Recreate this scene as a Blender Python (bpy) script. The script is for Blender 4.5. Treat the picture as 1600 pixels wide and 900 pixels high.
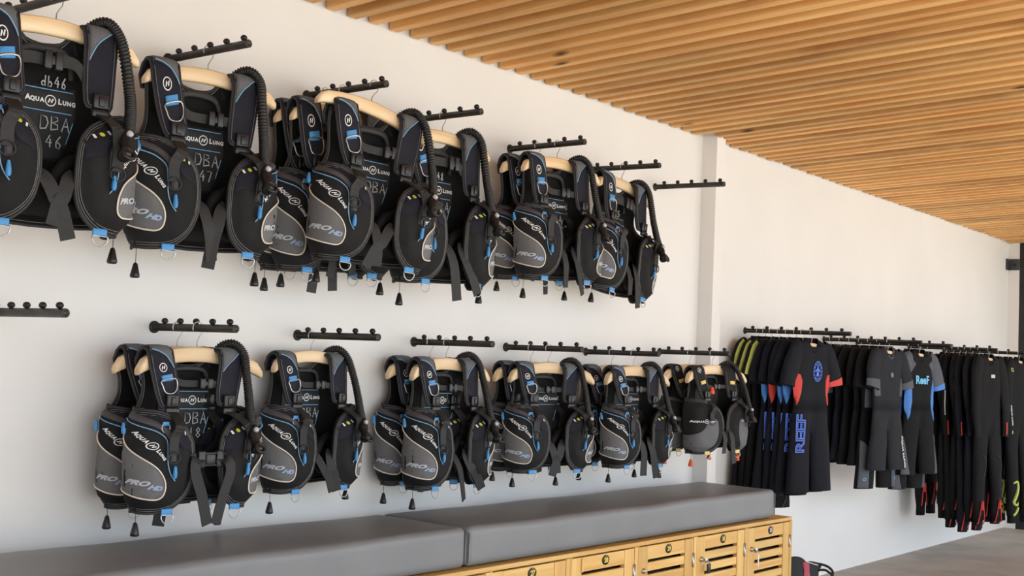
import bpy, bmesh, math, random
import numpy as np
from mathutils import Vector, Matrix, noise

for o in list(bpy.data.objects): bpy.data.objects.remove(o)
scn = bpy.context.scene
COL = scn.collection
PI = math.pi
random.seed(7)

# ------------------------------------------------------------------ camera
EYE = Vector((0.0, -3.333, 1.287))
yaw, pit, rol, FPX = 0.90077, 0.060815, 0.041695, 1909.3
fw = Vector((math.sin(yaw)*math.cos(pit), math.cos(yaw)*math.cos(pit), math.sin(pit)))
rt = Vector((math.cos(yaw), -math.sin(yaw), 0)); up = rt.cross(fw)
r2 = rt*math.cos(rol) + up*math.sin(rol); u2 = up*math.cos(rol) - rt*math.sin(rol)
cd = bpy.data.cameras.new('camera'); cam = bpy.data.objects.new('camera', cd); COL.objects.link(cam)
cd.sensor_width = 36; cd.lens = FPX/1600*36; cd.clip_start = .05; cd.clip_end = 300
cam.matrix_world = Matrix(((r2.x, u2.x, -fw.x, EYE.x), (r2.y, u2.y, -fw.y, EYE.y), (r2.z, u2.z, -fw.z, EYE.z), (0, 0, 0, 1)))
scn.camera = cam

# ------------------------------------------------------------------ light
w = bpy.data.worlds.new('sky'); scn.world = w; w.use_nodes = True
bg = w.node_tree.nodes['Background']; bg.inputs[0].default_value = (0.76, 0.885, 1.0, 1); bg.inputs[1].default_value = 2.1
sd = bpy.data.lights.new('sun', 'SUN'); sd.energy = 7.0; sd.angle = math.radians(2); sd.color = (1, .95, .88)
sun = bpy.data.objects.new('sun', sd); COL.objects.link(sun)
sun.rotation_euler = Vector((-0.25, 0.62, -1.0)).to_track_quat('-Z', 'Y').to_euler()
vs = scn.view_settings; vs.view_transform = 'Standard'; vs.look = 'None'; vs.gamma = 1; vs.use_curve_mapping = False
vs.exposure = 0.52

# ------------------------------------------------------------------ materials
def lin(c):
    return tuple(((v/255)/12.92 if v/255 <= .04045 else ((v/255+.055)/1.055)**2.4) for v in c)
MATS = {}
def mat(name, rgb, rough=.6, metal=0, var=.0, vscale=8, bump=0, bscale=200, spec=.5, rgb2=None):
    m = bpy.data.materials.new(name); m.use_nodes = True; MATS[name] = m
    nt = m.node_tree; b = nt.nodes['Principled BSDF']; c = lin(rgb)
    b.inputs['Base Color'].default_value = (*c, 1); b.inputs['Roughness'].default_value = rough
    b.inputs['Metallic'].default_value = metal; b.inputs['Specular IOR Level'].default_value = spec
    if var or bump or rgb2:
        tc = nt.nodes.new('ShaderNodeTexCoord')
    if var or rgb2:
        n = nt.nodes.new('ShaderNodeTexNoise'); n.inputs['Scale'].default_value = vscale; n.inputs['Detail'].default_value = 5
        r = nt.nodes.new('ShaderNodeValToRGB'); nt.links.new(tc.outputs['Object'], n.inputs['Vector'])
        nt.links.new(n.outputs['Fac'], r.inputs['Fac'])
        c2 = lin(rgb2) if rgb2 else tuple(v*(1+var) for v in c); c1 = c if rgb2 else tuple(v*(1-var) for v in c)
        r.color_ramp.elements[0].position = .35; r.color_ramp.elements[1].position = .65
        r.color_ramp.elements[0].color = (*c1, 1); r.color_ramp.elements[1].color = (*c2, 1)
        nt.links.new(r.outputs['Color'], b.inputs['Base Color'])
    if bump:
        n2 = nt.nodes.new('ShaderNodeTexNoise'); n2.inputs['Scale'].default_value = bscale; n2.inputs['Detail'].default_value = 3
        bp = nt.nodes.new('ShaderNodeBump'); bp.inputs['Strength'].default_value = bump; bp.inputs['Distance'].default_value = .004
        nt.links.new(tc.outputs['Object'], n2.inputs['Vector']); nt.links.new(n2.outputs['Fac'], bp.inputs['Height'])
        nt.links.new(bp.outputs['Normal'], b.inputs['Normal'])
    return m

def wood(name, base, dark, axis, knots=True, rough=.55, dirt=0, gs=1.0):
    """grain stretched along one object axis; tone differs from board to board"""
    m = bpy.data.materials.new(name); m.use_nodes = True; MATS[name] = m
    nt = m.node_tree; N = nt.nodes.new; L = nt.links.new; b = nt.nodes['Principled BSDF']; b.inputs['Roughness'].default_value = rough
    tc = N('ShaderNodeTexCoord'); oi = N('ShaderNodeObjectInfo')
    add = N('ShaderNodeVectorMath'); add.operation = 'MULTIPLY_ADD'
    L(oi.outputs['Random'], add.inputs[0]); add.inputs[1].default_value = (31, 47, 23); L(tc.outputs['Object'], add.inputs[2])
    mp = N('ShaderNodeMapping'); sc = [28*gs, 28*gs, 28*gs]; sc[axis] = 1.6*gs; mp.inputs['Scale'].default_value = sc
    L(add.outputs[0], mp.inputs['Vector'])
    n = N('ShaderNodeTexNoise'); n.inputs['Scale'].default_value = 1.0; n.inputs['Detail'].default_value = 6; n.inputs['Distortion'].default_value = .6
    L(mp.outputs[0], n.inputs['Vector'])
    r = N('ShaderNodeValToRGB'); e = r.color_ramp.elements; e[0].position = .3; e[1].position = .68
    e[0].color = (*lin(dark), 1); e[1].color = (*lin(base), 1); L(n.outputs['Fac'], r.inputs['Fac'])
    col = r.outputs['Color']
    if knots:
        mp2 = N('ShaderNodeMapping'); s2 = [14*gs, 14*gs, 14*gs]; s2[axis] = 4.2*gs; mp2.inputs['Scale'].default_value = s2; L(add.outputs[0], mp2.inputs['Vector'])
        v = N('ShaderNodeTexVoronoi'); v.inputs['Scale'].default_value = .55; L(mp2.outputs[0], v.inputs['Vector'])
        rr = N('ShaderNodeValToRGB'); rr.color_ramp.elements[0].position = .03; rr.color_ramp.elements[1].position = .10
        rr.color_ramp.elements[0].color = (1, 1, 1, 1); rr.color_ramp.elements[1].color = (0, 0, 0, 1); L(v.outputs['Distance'], rr.inputs['Fac'])
        mx = N('ShaderNodeMix'); mx.data_type = 'RGBA'; L(rr.outputs['Color'], mx.inputs['Factor']); L(col, mx.inputs['A'])
        mx.inputs['B'].default_value = (*lin(tuple(int(k*.45) for k in dark)), 1); col = mx.outputs['Result']
    # board to board tone
    mr = N('ShaderNodeMapRange'); mr.inputs['To Min'].default_value = .76 if dirt else .9; mr.inputs['To Max'].default_value = 1.1
    L(oi.outputs['Random'], mr.inputs['Value'])
    hs = N('ShaderNodeHueSaturation'); L(mr.outputs[0], hs.inputs['Value']); L(col, hs.inputs['Color']); col = hs.outputs['Color']
    if dirt:
        n3 = N('ShaderNodeTexNoise'); n3.inputs['Scale'].default_value = 1.1; n3.inputs['Detail'].default_value = 8; L(add.outputs[0], n3.inputs['Vector'])
        r3 = N('ShaderNodeValToRGB'); r3.color_ramp.elements[0].position = .56; r3.color_ramp.elements[1].position = .72
        r3.color_ramp.elements[1].color = (dirt, dirt, dirt, 1); r3.color_ramp.elements[0].color = (0, 0, 0, 1); L(n3.outputs['Fac'], r3.inputs['Fac'])
        mx = N('ShaderNodeMix'); mx.data_type = 'RGBA'; L(r3.outputs['Color'], mx.inputs['Factor']); L(col, mx.inputs['A'])
        mx.inputs['B'].default_value = (*lin((120, 66, 34)), 1); col = mx.outputs['Result']
    L(col, b.inputs['Base Color'])
    bp = N('ShaderNodeBump'); bp.inputs['Strength'].default_value = .15; bp.inputs['Distance'].default_value = .003
    L(n.outputs['Fac'], bp.inputs['Height']); L(bp.outputs['Normal'], b.inputs['Normal'])
    return m

mat('plaster', (236, 234, 232), .85, var=.025, vscale=1.3, bump=.12, bscale=60)
mat('concrete', (176, 168, 160), .7, var=.13, vscale=3, bump=.2, bscale=50)
mat('ground', (205, 196, 180), .9, var=.1, vscale=2)
mat('roof_board', (140, 92, 48), .8)
wood('slat_wood', (244, 196, 128), (224, 160, 92), 1, dirt=.45, gs=.8)
wood('locker_wood', (240, 200, 126), (216, 162, 82), 0, rough=.42, gs=.8)
wood('locker_wood_upright', (238, 198, 124), (214, 162, 84), 2, rough=.42, gs=.8)
wood('hanger_wood', (244, 220, 184), (230, 194, 146), 0, knots=True, rough=.45, gs=.9)
mat('vinyl', (122, 124, 127), .42, var=.05, vscale=4, bump=.1, bscale=250)
mat('bar_black', (26, 25, 24), .45, rgb2=(42, 39, 34), vscale=40, bump=.2, bscale=120)
mat('bar_cap', (58, 54, 48), .5)
mat('fabric_black', (25, 25, 27), .78, var=.15, vscale=30, bump=.35, bscale=420, spec=.35)
mat('fabric_navy', (27, 28, 40), .75, var=.15, vscale=30, bump=.3, bscale=420, spec=.35)
mat('fabric_inner', (20, 20, 21), .85, var=.12, vscale=12, bump=.3, bscale=300, spec=.25)
mat('fabric_plate', (30, 32, 36), .7, bump=.2, bscale=300)
mat('fabric_grey', (112, 112, 113), .8, var=.06, vscale=14, bump=.35, bscale=500, spec=.22)
mat('fabric_midgrey', (104, 105, 108), .75, var=.06, vscale=20, bump=.3, bscale=400, spec=.3)
mat('webbing', (38, 38, 39), .6, bump=.5, bscale=350)
mat('plastic_black', (28, 28, 30), .35)
mat('rubber', (30, 30, 31), .5)
mat('stitch', (132, 130, 126), .7)
mat('edge_binding', (48, 48, 49), .65)
mat('piping_white', (238, 226, 212), .5)
mat('piping_blue', (135, 190, 232), .5)
mat('blue', (68, 146, 210), .45)
mat('print_white', (235, 235, 235), .6)
mat('print_silver', (190, 194, 202), .5)
mat('print_bluegrey', (150, 170, 205), .5)
mat('chalk', (196, 200, 202), .8)
mat('yellow', (214, 218, 60), .5)
mat('steel', (205, 205, 205), .38, metal=1)
mat('zip_grey', (78, 75, 80), .55, bump=.6, bscale=700)
mat('orange', (232, 92, 48), .45)
mat('tab_yellow', (236, 206, 120), .6)
mat('neo_black', (14, 14, 16), .8, var=.12, vscale=9, bump=.15, bscale=500, spec=.22)
mat('neo_navy', (17, 19, 28), .8, var=.12, vscale=9, bump=.15, bscale=500, spec=.22)
mat('neo_grey', (88, 90, 98), .75, var=.06, vscale=12, bump=.15, bscale=500, spec=.22)
mat('neo_charcoal', (37, 38, 44), .8, var=.08, vscale=12, bump=.15, bscale=500, spec=.22)
mat('neo_blue', (70, 128, 206), .7, bump=.15, bscale=500)
mat('neo_red', (205, 62, 52), .7, bump=.15, bscale=500)
mat('neo_lime', (192, 204, 104), .7, bump=.15, bscale=500)
mat('print_blue', (84, 120, 226), .6)
mat('print_cyan', (110, 190, 235), .6)
mat('brass', (190, 182, 160), .4, metal=1)
mat('disc_black', (24, 23, 22), .45)
mat('disc_yellow', (236, 204, 60), .5)
mat('inside_shade', (40, 33, 26), .8)  # shade of the locker interior put into a dark colour
mat('frame_black', (28, 29, 30), .4)
mat('bracket', (70, 72, 74), .45, metal=.3)
mat('fin_black', (14, 14, 15), .55)
mat('pink', (200, 84, 104), .6)
mat('leaf', (52, 66, 44), .8, var=.3, vscale=6)
def glassmat():
    m = bpy.data.materials.new('glass'); m.use_nodes = True; MATS['glass'] = m
    b = m.node_tree.nodes['Principled BSDF']; b.inputs['Base Color'].default_value = (.6, .68, .66, 1)
    b.inputs['Transmission Weight'].default_value = 1; b.inputs['Roughness'].default_value = .02; b.inputs['IOR'].default_value = 1.45
glassmat()

# ------------------------------------------------------------------ object helpers
def link(name, me, m=None, parent=None, loc=None):
    o = bpy.data.objects.new(name, me); COL.objects.link(o)
    if m and me and not len(me.materials): me.materials.append(MATS[m])
    if parent: o.parent = parent
    if loc: o.location = loc
    return o
def pymesh(name, V, F, smooth=True):
    me = bpy.data.meshes.new(name); me.from_pydata([tuple(v) for v in V], [], [tuple(f) for f in F]); me.update()
    if smooth: me.polygons.foreach_set('use_smooth', [True]*len(me.polygons))
    return me
def part(name, VF, m, parent, smooth=True):
    return link(name, pymesh(name, VF[0], VF[1], smooth), m, parent)
def join(parts):
    V = []; F = []
    for v, f in parts:
        k = len(V); V += [tuple(p) for p in v]; F += [tuple(i+k for i in q) for q in f]
    return V, F
def empty(name, loc, rz=0, ry=0, rx=0):
    o = bpy.data.objects.new(name, None); COL.objects.link(o); o.location = loc; o.rotation_euler = (rx, ry, rz); o.empty_display_size = .05
    return o
def tag(o, label, cat, group=None, kind=None):
    if label: o['label'] = label
    if cat: o['category'] = cat
    if group: o['group'] = group
    if kind: o['kind'] = kind
    return o
def struct(o): o['kind'] = 'structure'; return o

def box(x0, x1, y0, y1, z0, z1, bev=0, seg=2):
    bm = bmesh.new(); bmesh.ops.create_cube(bm, size=1)
    for v in bm.verts:
        v.co = Vector(((x0+x1)/2+v.co.x*(x1-x0), (y0+y1)/2+v.co.y*(y1-y0), (z0+z1)/2+v.co.z*(z1-z0)))
    if bev: bmesh.ops.bevel(bm, geom=list(bm.edges), offset=bev, segments=seg, profile=.5, affect='EDGES')
    V = [tuple(v.co) for v in bm.verts]; bm.verts.index_update(); F = [tuple(v.index for v in f.verts) for f in bm.faces]; bm.free()
    return V, F
def catmull(P, n=6, closed=False):
    P = [np.array(p, float) for p in P]; out = []; N = len(P)
    rng = range(N if closed else N-1)
    for i in rng:
        if closed: a, b, c, d = P[i-1], P[i], P[(i+1) % N], P[(i+2) % N]
        else: a, b, c, d = P[max(i-1, 0)], P[i], P[i+1], P[min(i+2, N-1)]
        for k in range(n):
            t = k/n
            out.append(.5*((2*b)+(-a+c)*t+(2*a-5*b+4*c-d)*t*t+(-a+3*b-3*c+d)*t**3))
    if not closed: out.append(P[-1])
    return np.array(out)
def tube(path, r, seg=6, caps=True, closed=False, rad=None):
    """round tube along a 3D path; rad: list of radius per point"""
    P = [Vector(tuple(p)) for p in path]; n = len(P); V = []; F = []
    up0 = None
    for i in range(n):
        a = P[i-1] if (i or closed) else P[0]; b = P[(i+1) % n] if (i < n-1 or closed) else P[-1]
        t = (b-a).normalized() if (b-a).length > 1e-9 else Vector((0, 0, 1))
        if up0 is None:
            up0 = Vector((0, 0, 1)) if abs(t.z) < .9 else Vector((1, 0, 0))
        s = t.cross(up0)
        if s.length < 1e-6: s = t.orthogonal()
        s.normalize(); up0 = s.cross(t).normalized()
        rr = rad[i] if rad is not None else r
        for k in range(seg):
            an = 2*PI*k/seg; V.append(tuple(P[i]+s*math.cos(an)*rr+up0*math.sin(an)*rr))
    m = n if closed else n-1
    for i in range(m):
        for k in range(seg):
            j = (i+1) % n
            F.append((i*seg+k, i*seg+(k+1) % seg, j*seg+(k+1) % seg, j*seg+k))
    if caps and not closed:
        F.append(tuple(range(seg))); F.append(tuple((n-1)*seg+k for k in reversed(range(seg))))
    return V, F
def lathe(prof, seg=12, mtx=None):
    V = []; F = []
    for r, z in prof:
        for k in range(seg):
            a = 2*PI*k/seg; p = Vector((r*math.cos(a), r*math.sin(a), z)); V.append(tuple(mtx @ p) if mtx else tuple(p))
    for i in range(len(prof)-1):
        for k in range(seg):
            F.append((i*seg+k, i*seg+(k+1) % seg, (i+1)*seg+(k+1) % seg, (i+1)*seg+k))
    F.append(tuple(reversed(range(seg)))); F.append(tuple((len(prof)-1)*seg+k for k in range(seg)))
    return V, F
def ribbon(path, widths, thick=.0025, lat=(1, 0, 0), tw=None):
    """flat webbing along a path with real thickness"""
    P = [Vector(tuple(p)) for p in path]; n = len(P); V = []; F = []; L0 = Vector(lat).normalized()
    for i in range(n):
        t = (P[min(i+1, n-1)]-P[max(i-1, 0)]).normalized()
        l = (L0-t*L0.dot(t)).normalized()
        if tw is not None: l = Matrix.Rotation(tw[i], 3, t) @ l
        nn = t.cross(l); wd = widths[i] if hasattr(widths, '__len__') else widths
        for a, b in ((-1, -1), (1, -1), (1, 1), (-1, 1)): V.append(tuple(P[i]+l*wd/2*a+nn*thick/2*b))
    for i in range(n-1):
        for k in range(4): F.append((i*4+k, i*4+(k+1) % 4, (i+1)*4+(k+1) % 4, (i+1)*4+k))
    F.append((0, 1, 2, 3)); k = (n-1)*4; F.append((k+3, k+2, k+1, k))
    return V, F
def flat(outline, step=.02, holes=None):
    """triangulated, grid-cut 2D polygon -> verts, faces, boundary edges"""
    bm = bmesh.new(); vs_ = [bm.verts.new((p[0], p[1], 0)) for p in outline]; f = bm.faces.new(vs_); f.normal_update()
    bmesh.ops.triangulate(bm, faces=[f], quad_method='BEAUTY', ngon_method='EAR_CLIP')
    xs = [p[0] for p in outline]; ys = [p[1] for p in outline]
    for ax, lo, hi in ((0, min(xs), max(xs)), (1, min(ys), max(ys))):
        k = math.ceil(lo/step+.01)
        while k*step < hi-1e-4:
            no = (1, 0, 0) if ax == 0 else (0, 1, 0); co = (k*step, 0, 0) if ax == 0 else (0, k*step, 0)
            bmesh.ops.bisect_plane(bm, geom=list(bm.verts)+list(bm.edges)+list(bm.faces), plane_co=co, plane_no=no, dist=1e-6); k += 1
    bmesh.ops.remove_doubles(bm, verts=list(bm.verts), dist=1e-5)
    bm.verts.index_update(); A = np.array([(v.co.x, v.co.y) for v in bm.verts]); F = [tuple(v.index for v in f.verts) for f in bm.faces]
    B = [(l.vert.index, l.link_loop_next.vert.index) for e in bm.edges if e.is_boundary for l in e.link_loops]; bm.free()
    return A, F, B
def sheet(outline, warp, d, thick=.004, step=.02, back=True):
    A, F, B = flat(outline, step); n = len(A)
    V = np.vstack([warp(A[:, 0], A[:, 1], d), warp(A[:, 0], A[:, 1], d-thick)])
    G = list(F) + [(b, a, a+n, b+n) for a, b in B]
    if back: G += [tuple(i+n for i in reversed(f)) for f in F]
    return [tuple(v) for v in V], G
def line(pts, warp, d, r, seg=5, n=5, closed=False):
    P = catmull(pts, n, closed); return tube(warp(P[:, 0], P[:, 1], d), r, seg, closed=closed)
_T = {}
def text2d(s, size=1, shear=0, bold=0, outline=0, space=1):
    k = (s, shear, bold, outline, space)
    if k not in _T:
        cu = bpy.data.curves.new('t', 'FONT'); cu.body = s; cu.align_x = 'CENTER'; cu.align_y = 'CENTER'; cu.shear = shear; cu.offset = bold; cu.space_character = space
        cu.resolution_u = 3
        if outline: cu.fill_mode = 'NONE'; cu.bevel_depth = outline; cu.bevel_resolution = 0
        o = bpy.data.objects.new('t', cu); COL.objects.link(o); bpy.context.view_layer.update()
        ev = o.evaluated_get(bpy.context.evaluated_depsgraph_get()); me = ev.to_mesh()
        _T[k] = (np.array([(v.co.x, v.co.y) for v in me.vertices]).reshape(-1, 2), [tuple(p.vertices) for p in me.polygons])
        ev.to_mesh_clear(); bpy.data.objects.remove(o); bpy.data.curves.remove(cu)
    A, F = _T[k]; return A*size, F
def decal(TF, warp, at, ang=0, d=.002, flip=False, th=.0006):
    """2D print laid on a warped surface; flip when the viewer's right is the surface's minus direction"""
    A, F = TF; c, s = math.cos(ang), math.sin(ang)
    x = A[:, 0]*c-A[:, 1]*s; y = A[:, 0]*s+A[:, 1]*c
    n = len(A); sx = at[0]-x if flip else at[0]+x
    V = warp(sx, at[1]+y, d)
    return [tuple(v) for v in V], F
def ring2d(r0, r1, n=20):
    A = []; F = []
    for i in range(n):
        a = 2*PI*i/n; A += [(r0*math.cos(a), r0*math.sin(a)), (r1*math.cos(a), r1*math.sin(a))]
    for i in range(n):
        j = (i+1) % n; F.append((2*i, 2*i+1, 2*j+1, 2*j))
    return np.array(A), F
def poly2d(P): return np.array(P, float), [tuple(range(len(P)))]
def join2d(L):
    A = []; F = []; k = 0
    for a, f in L:
        A.append(np.asarray(a)); F += [tuple(i+k for i in q) for q in f]; k += len(a)
    return np.vstack(A), F
def sh(T, dx, dy=0): return T[0]+np.array([dx, dy]), T[1]
def emblem(r):
    """ring with a slanted N"""
    n = np.array([(-.55, -.4), (-.28, -.4), (-.05, .12), (.12, -.4), (.3, -.4), (.62, .4), (.34, .4), (.1, -.1), (-.08, .4), (-.24, .4)])*r*.95
    ring = ring2d(r*.82, r)
    t = bmesh.new(); vv = [t.verts.new((p[0], p[1], 0)) for p in n]; f = t.faces.new(vv); f.normal_update(); bmesh.ops.triangulate(t, faces=[f]); t.verts.index_update()
    A = np.array([(v.co.x, v.co.y) for v in t.verts]); F = [tuple(v.index for v in q.verts) for q in t.faces]; t.free()
    return join2d([ring, (A, F)])
_W = {}
def wordmark(h, gap=1.0):
    """AQUA (N) LUNG in small caps"""
    if h not in _W:
        L = []; x = -h*5.35*gap
        for word, sg in (('AQUA', 0), ('LUNG', 1)):
            x = -h*5.0*gap if sg == 0 else h*1.55*gap
            for i, ch in enumerate(word):
                sz = h*(1.45 if i == 0 else 1.15)
                L.append(sh(text2d(ch, sz, bold=.055), x+(i*.98*gap+.35)*h, 0 if i == 0 else -.1*h))
        L.append(emblem(h*1.15)); _W[h] = join2d(L)
    return _W[h]
STROKE = {'D': [[(0, 0), (0, 1), (.45, .9), (.6, .5), (.45, .1), (0, 0)]], 'B': [[(0, 0), (0, 1), (.45, .95), (.5, .72), (.1, .52), (.5, .42), (.55, .12), (0, 0)]],
 'A': [[(0, 0), (.3, 1), (.6, 0)], [(.1, .4), (.5, .4)]], 'd': [[(.5, 1), (.5, 0), (.15, .05), (.05, .3), (.2, .5), (.5, .4)]],
 'b': [[(.05, 1), (.05, 0), (.4, .05), (.5, .3), (.3, .5), (.05, .4)]], '1': [[(.25, 1), (.25, 0)]], '4': [[(.35, 1), (0, .4), (.55, .4)], [(.4, .7), (.4, 0)]],
 '5': [[(.5, 1), (.1, 1), (.05, .6), (.4, .6), (.5, .3), (.3, 0), (0, .08)]], '6': [[(.45, 1), (.1, .5), (.1, .1), (.4, 0), (.5, .3), (.3, .5), (.08, .35)]],
 '7': [[(0, 1), (.5, 1), (.2, 0)]], '8': [[(.3, .52), (.05, .75), (.3, 1), (.5, .75), (.3, .52), (.05, .22), (.3, 0), (.55, .22), (.3, .52)]],
 '0': [[(.3, 1), (.05, .5), (.3, 0), (.55, .5), (.3, 1)]], ' ': []}
def scrawl(s, h, warp, at, d, r=.0016):
    x = at[0]-len(s)*h*.4; L = []
    for i, ch in enumerate(s):
        for st in STROKE[ch]:
            P = np.array([(x+i*h*.82+p[0]*h*.95, at[1]+p[1]*h+random.uniform(-.02, .02)*h) for p in st])
            L.append(tube(warp(P[:, 0], P[:, 1], d), r, 4))
    return join(L)

# ------------------------------------------------------------------ room
XR = 11.42
def slab(name, b, m, bev=0): return struct(part(name, box(*b, bev), m, None, smooth=False))
slab('floor', (-4, 14, -5.2, .2, -.12, 0), 'concrete')
slab('terrain', (-60, 80, -70, 30, -.4, -.13), 'ground')
slab('wall_back', (-4, XR+.25, 0, .2, 0, 3.1), 'plaster')
slab('wall_left_blocker', (-1.7, -1.5, -4.8, 0, 0, 2.98), 'plaster')  # unseen wall, added close in to cut light from the left
slab('wall_column', (5.84, 5.935, -.09, .01, 0, 2.75), 'plaster', .003)
slab('wall_right', (XR, XR+.25, -.10, 0, 0, 3.0), 'plaster')
ceil = slab('ceiling', (-4, 14, -4.8, .2, 2.98, 3.08), 'roof_board')
slatme = pymesh('slat', *box(-.0225, .0225, -4.7, 0, 0, .115, .004, 2), smooth=False); slatme.materials.append(MATS['slat_wood'])
i = 0; x = 1.62
while x < XR-.06:
    o = link('slat', slatme, None, ceil); inc = 5.80 < x < 5.97
    o.location = (x, -.095 if inc else -.012, 2.558+random.uniform(-.003, .003)); o.rotation_euler = (-.04, random.uniform(-.012, .012), random.uniform(-.0015, .0015))
    x += .111+random.uniform(-.008, .008); i += 1
part('edge_beam', box(XR-.05, XR+.02, -4.7, -.105, 2.545, 2.70, .004), 'slat_wood', ceil).rotation_euler = (-.04, 0, 0)
# glazed door in the end wall
dr = struct(empty('door_1', (XR+.03, -.10, 0)))
dh = 2.575
part('frame_post', box(-.03, .03, -.06, 0, 0, dh, .003), 'frame_black', dr, False)
part('frame_post', box(-.03, .03, -1.56, -1.5, 0, dh, .003), 'frame_black', dr, False)
part('bottom_rail', box(-.03, .03, -1.5, -.06, 0, .07, .003), 'frame_black', dr, False)
part('top_rail', box(-.03, .03, -1.5, -.06, dh-.07, dh, .003), 'frame_black', dr, False)
part('pane', box(-.004, .004, -1.5, -.06, .07, dh-.07), 'glass', dr, False)
bk = empty('wall_bracket', (XR, -.045, 2.355)); tag(bk, 'dark steel bracket with a bolt, high on the far white jamb', 'bracket')
part('plate', box(-.012, -.001, -.055, .044, -.05, .05, .003), 'bracket', bk, False)
part('lug', box(-.075, -.012, .030, .044, -.05, .05, .003), 'bracket', bk, False)
part('bolt', lathe([(.012, 0), (.012, .006), (.006, .009)], 8, Matrix.Translation((-.012, -.02, 0)) @ Matrix.Rotation(-PI/2, 4, 'Y')), 'frame_black', bk)
# hedge beyond the glass
hv = []
for k in range(26):
    bm = bmesh.new(); bmesh.ops.create_icosphere(bm, subdivisions=3, radius=1)
    c = Vector((17.5+random.uniform(-.6, .6), -6+k*.5, random.uniform(.6, 3.0)))
    for v in bm.verts: v.co = c+v.co*(1.0+.45*noise.noise(v.co*3+c))
    bm.verts.index_update(); hv.append(([tuple(v.co) for v in bm.verts], [tuple(v.index for v in f.verts) for f in bm.faces])); bm.free()
tag(part('hedge', join(hv), 'leaf', None), 'dark green hedge outside beyond the glass door', 'hedge')

# ------------------------------------------------------------------ bars
BARS = {}
def bar(key, x, z, length, label, group, knobs, tilt=0.0):
    o = empty('hanging_bar', (x, 0, z), rx=tilt); tag(o, label, 'hanging bar', group)
    r = .0125
    part('pole', tube([(0, -y, 0) for y in (0, length*.33, length*.66, length)], r, 14), 'bar_black', o)
    part('end_cap', lathe([(r*1.02, 0), (r*1.02, .004), (r*.7, .005), (r*.66, .002)], 14, Matrix.Translation((0, -length+.001, 0)) @ Matrix.Rotation(PI/2, 4, 'X')), 'bar_cap', o)
    part('wall_flange', lathe([(.02, 0), (.02, .004), (.016, .006)], 14, Matrix.Rotation(PI/2, 4, 'X')), 'bar_black', o)
    kn = lathe([(.005, .008), (.005, .0125), (.0075, .0135), (.0105, .018), (.0105, .022), (.008, .027), (.003, .0295)], 10)
    me = pymesh('knob', *kn); me.materials.append(MATS['rubber'])
    for y in knobs: link('knob', me, None, o, (0, -y, 0))
    BARS[key] = (x, z, tilt)
K5 = (.055, .135, .215, .295, .378)
UX = {'U1': 1.776, 'U2': 2.36, 'U3': 2.96, 'U4': 3.47, 'U5': 4.15, 'U6': 4.75, 'U7': 5.36}
LX = {'L0': 1.80, 'L1': 2.367, 'L2': 2.975, 'L3': 3.59, 'L4': 4.18, 'L5': 4.79, 'L6': 5.46}
LB = {'U1': 'black wall bar cut by the top left edge, above the vest marked db46', 'U2': 'black upper wall bar above the vest marked DBA 47', 'U3': 'black upper wall bar half hidden by the steeply tilted hanger',
 'U4': 'black upper wall bar just right of the steeply tilted hanger', 'U5': 'black upper wall bar carrying two vests, third from the column', 'U6': 'black upper wall bar next to the empty one by the column', 'U7': 'empty black upper wall bar in front of the column',
 'L0': 'empty black lower wall bar at the left edge', 'L1': 'black lower wall bar above the vest marked DBA 18', 'L2': 'scuffed black lower wall bar above the single lower vest',
 'L3': 'black lower wall bar above the pair of vests over the cushion joint', 'L4': 'black lower wall bar carrying the third pair of vests', 'L5': 'black lower wall bar above the vest marked D8', 'L6': 'black lower wall bar above the grey vest with orange toggles'}
for k, x in UX.items(): bar(k, x, 2.222, .40, LB[k], 'black bars of the upper row', K5, .02 if k in ('U6', 'U7') else 0)
for k, x in LX.items(): bar(k, x, {'L0': 1.368, 'L6': 1.375}.get(k, 1.353), .405, LB[k], 'black bars of the lower row', K5)
WL = {'W1': (6.395, 1.528, .64, 'black wall bar carrying the blue lettered shorty wetsuits'), 'W2': (7.486, 1.523, .64, 'black wall bar carrying charcoal shorty wetsuits'), 'W3': (8.023, 1.522, .64, 'black wall bar above the wetsuit with blue side panels'),
 'W4': (8.996, 1.528, .64, 'black wall bar above the long wetsuits with red ankle zips'), 'W5': (9.75, 1.526, .64, 'farthest black wall bar, above the wetsuits with lime swirls')}
for k, (x, z, l, lb) in WL.items(): bar(k, x, z, l, lb, 'black bars for the wetsuits', [.05+.09*j for j in range(7)], .012)

# ------------------------------------------------------------------ hangers
def hanger_meshes(hwid=.228, deep=1.0):
    n = 24; V = []; F = []
    for i in range(n+1):
        t = -1+2*i/n; x = hwid*t; a = abs(t)
        zt = -.058-.046*a**1.8; h = .047-.006*a; y = -.030*a*a*deep
        e = max(0, (a-.86)/.14); zt -= .022*e*e; h -= .018*e*e; th = .011+.006*a*deep-.004*e*e
        b = .005
        for (yy, zz) in ((-th+b, 0), (-th, -b), (-th, -h+b), (-th+b, -h), (th-b, -h), (th, -h+b), (th, -b), (th-b, 0)):
            V.append((x, y+yy, zt+zz))
    for i in range(n):
        for k in range(8): F.append((i*8+k, i*8+(k+1) % 8, (i+1)*8+(k+1) % 8, (i+1)*8+k))
    F.append(tuple(range(7, -1, -1))); F.append(tuple(n*8+k for k in range(8)))
    body = pymesh('hanger_body', V, F); body.materials.append(MATS['hanger_wood'])
    P = [(0, 0, -.064), (0, 0, -.042), (.006, 0, -.031), (.0155, 0, -.017)]+[(.0185*math.cos(a), 0, .0185*math.sin(a)) for a in np.linspace(-.5, PI+.5, 12)]
    hook = pymesh('hook', *tube(P, .0017, 6)); hook.materials.append(MATS['steel'])
    return body, hook
HB, HH = hanger_meshes(); HS, _h = hanger_meshes(.145, .1)
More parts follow.
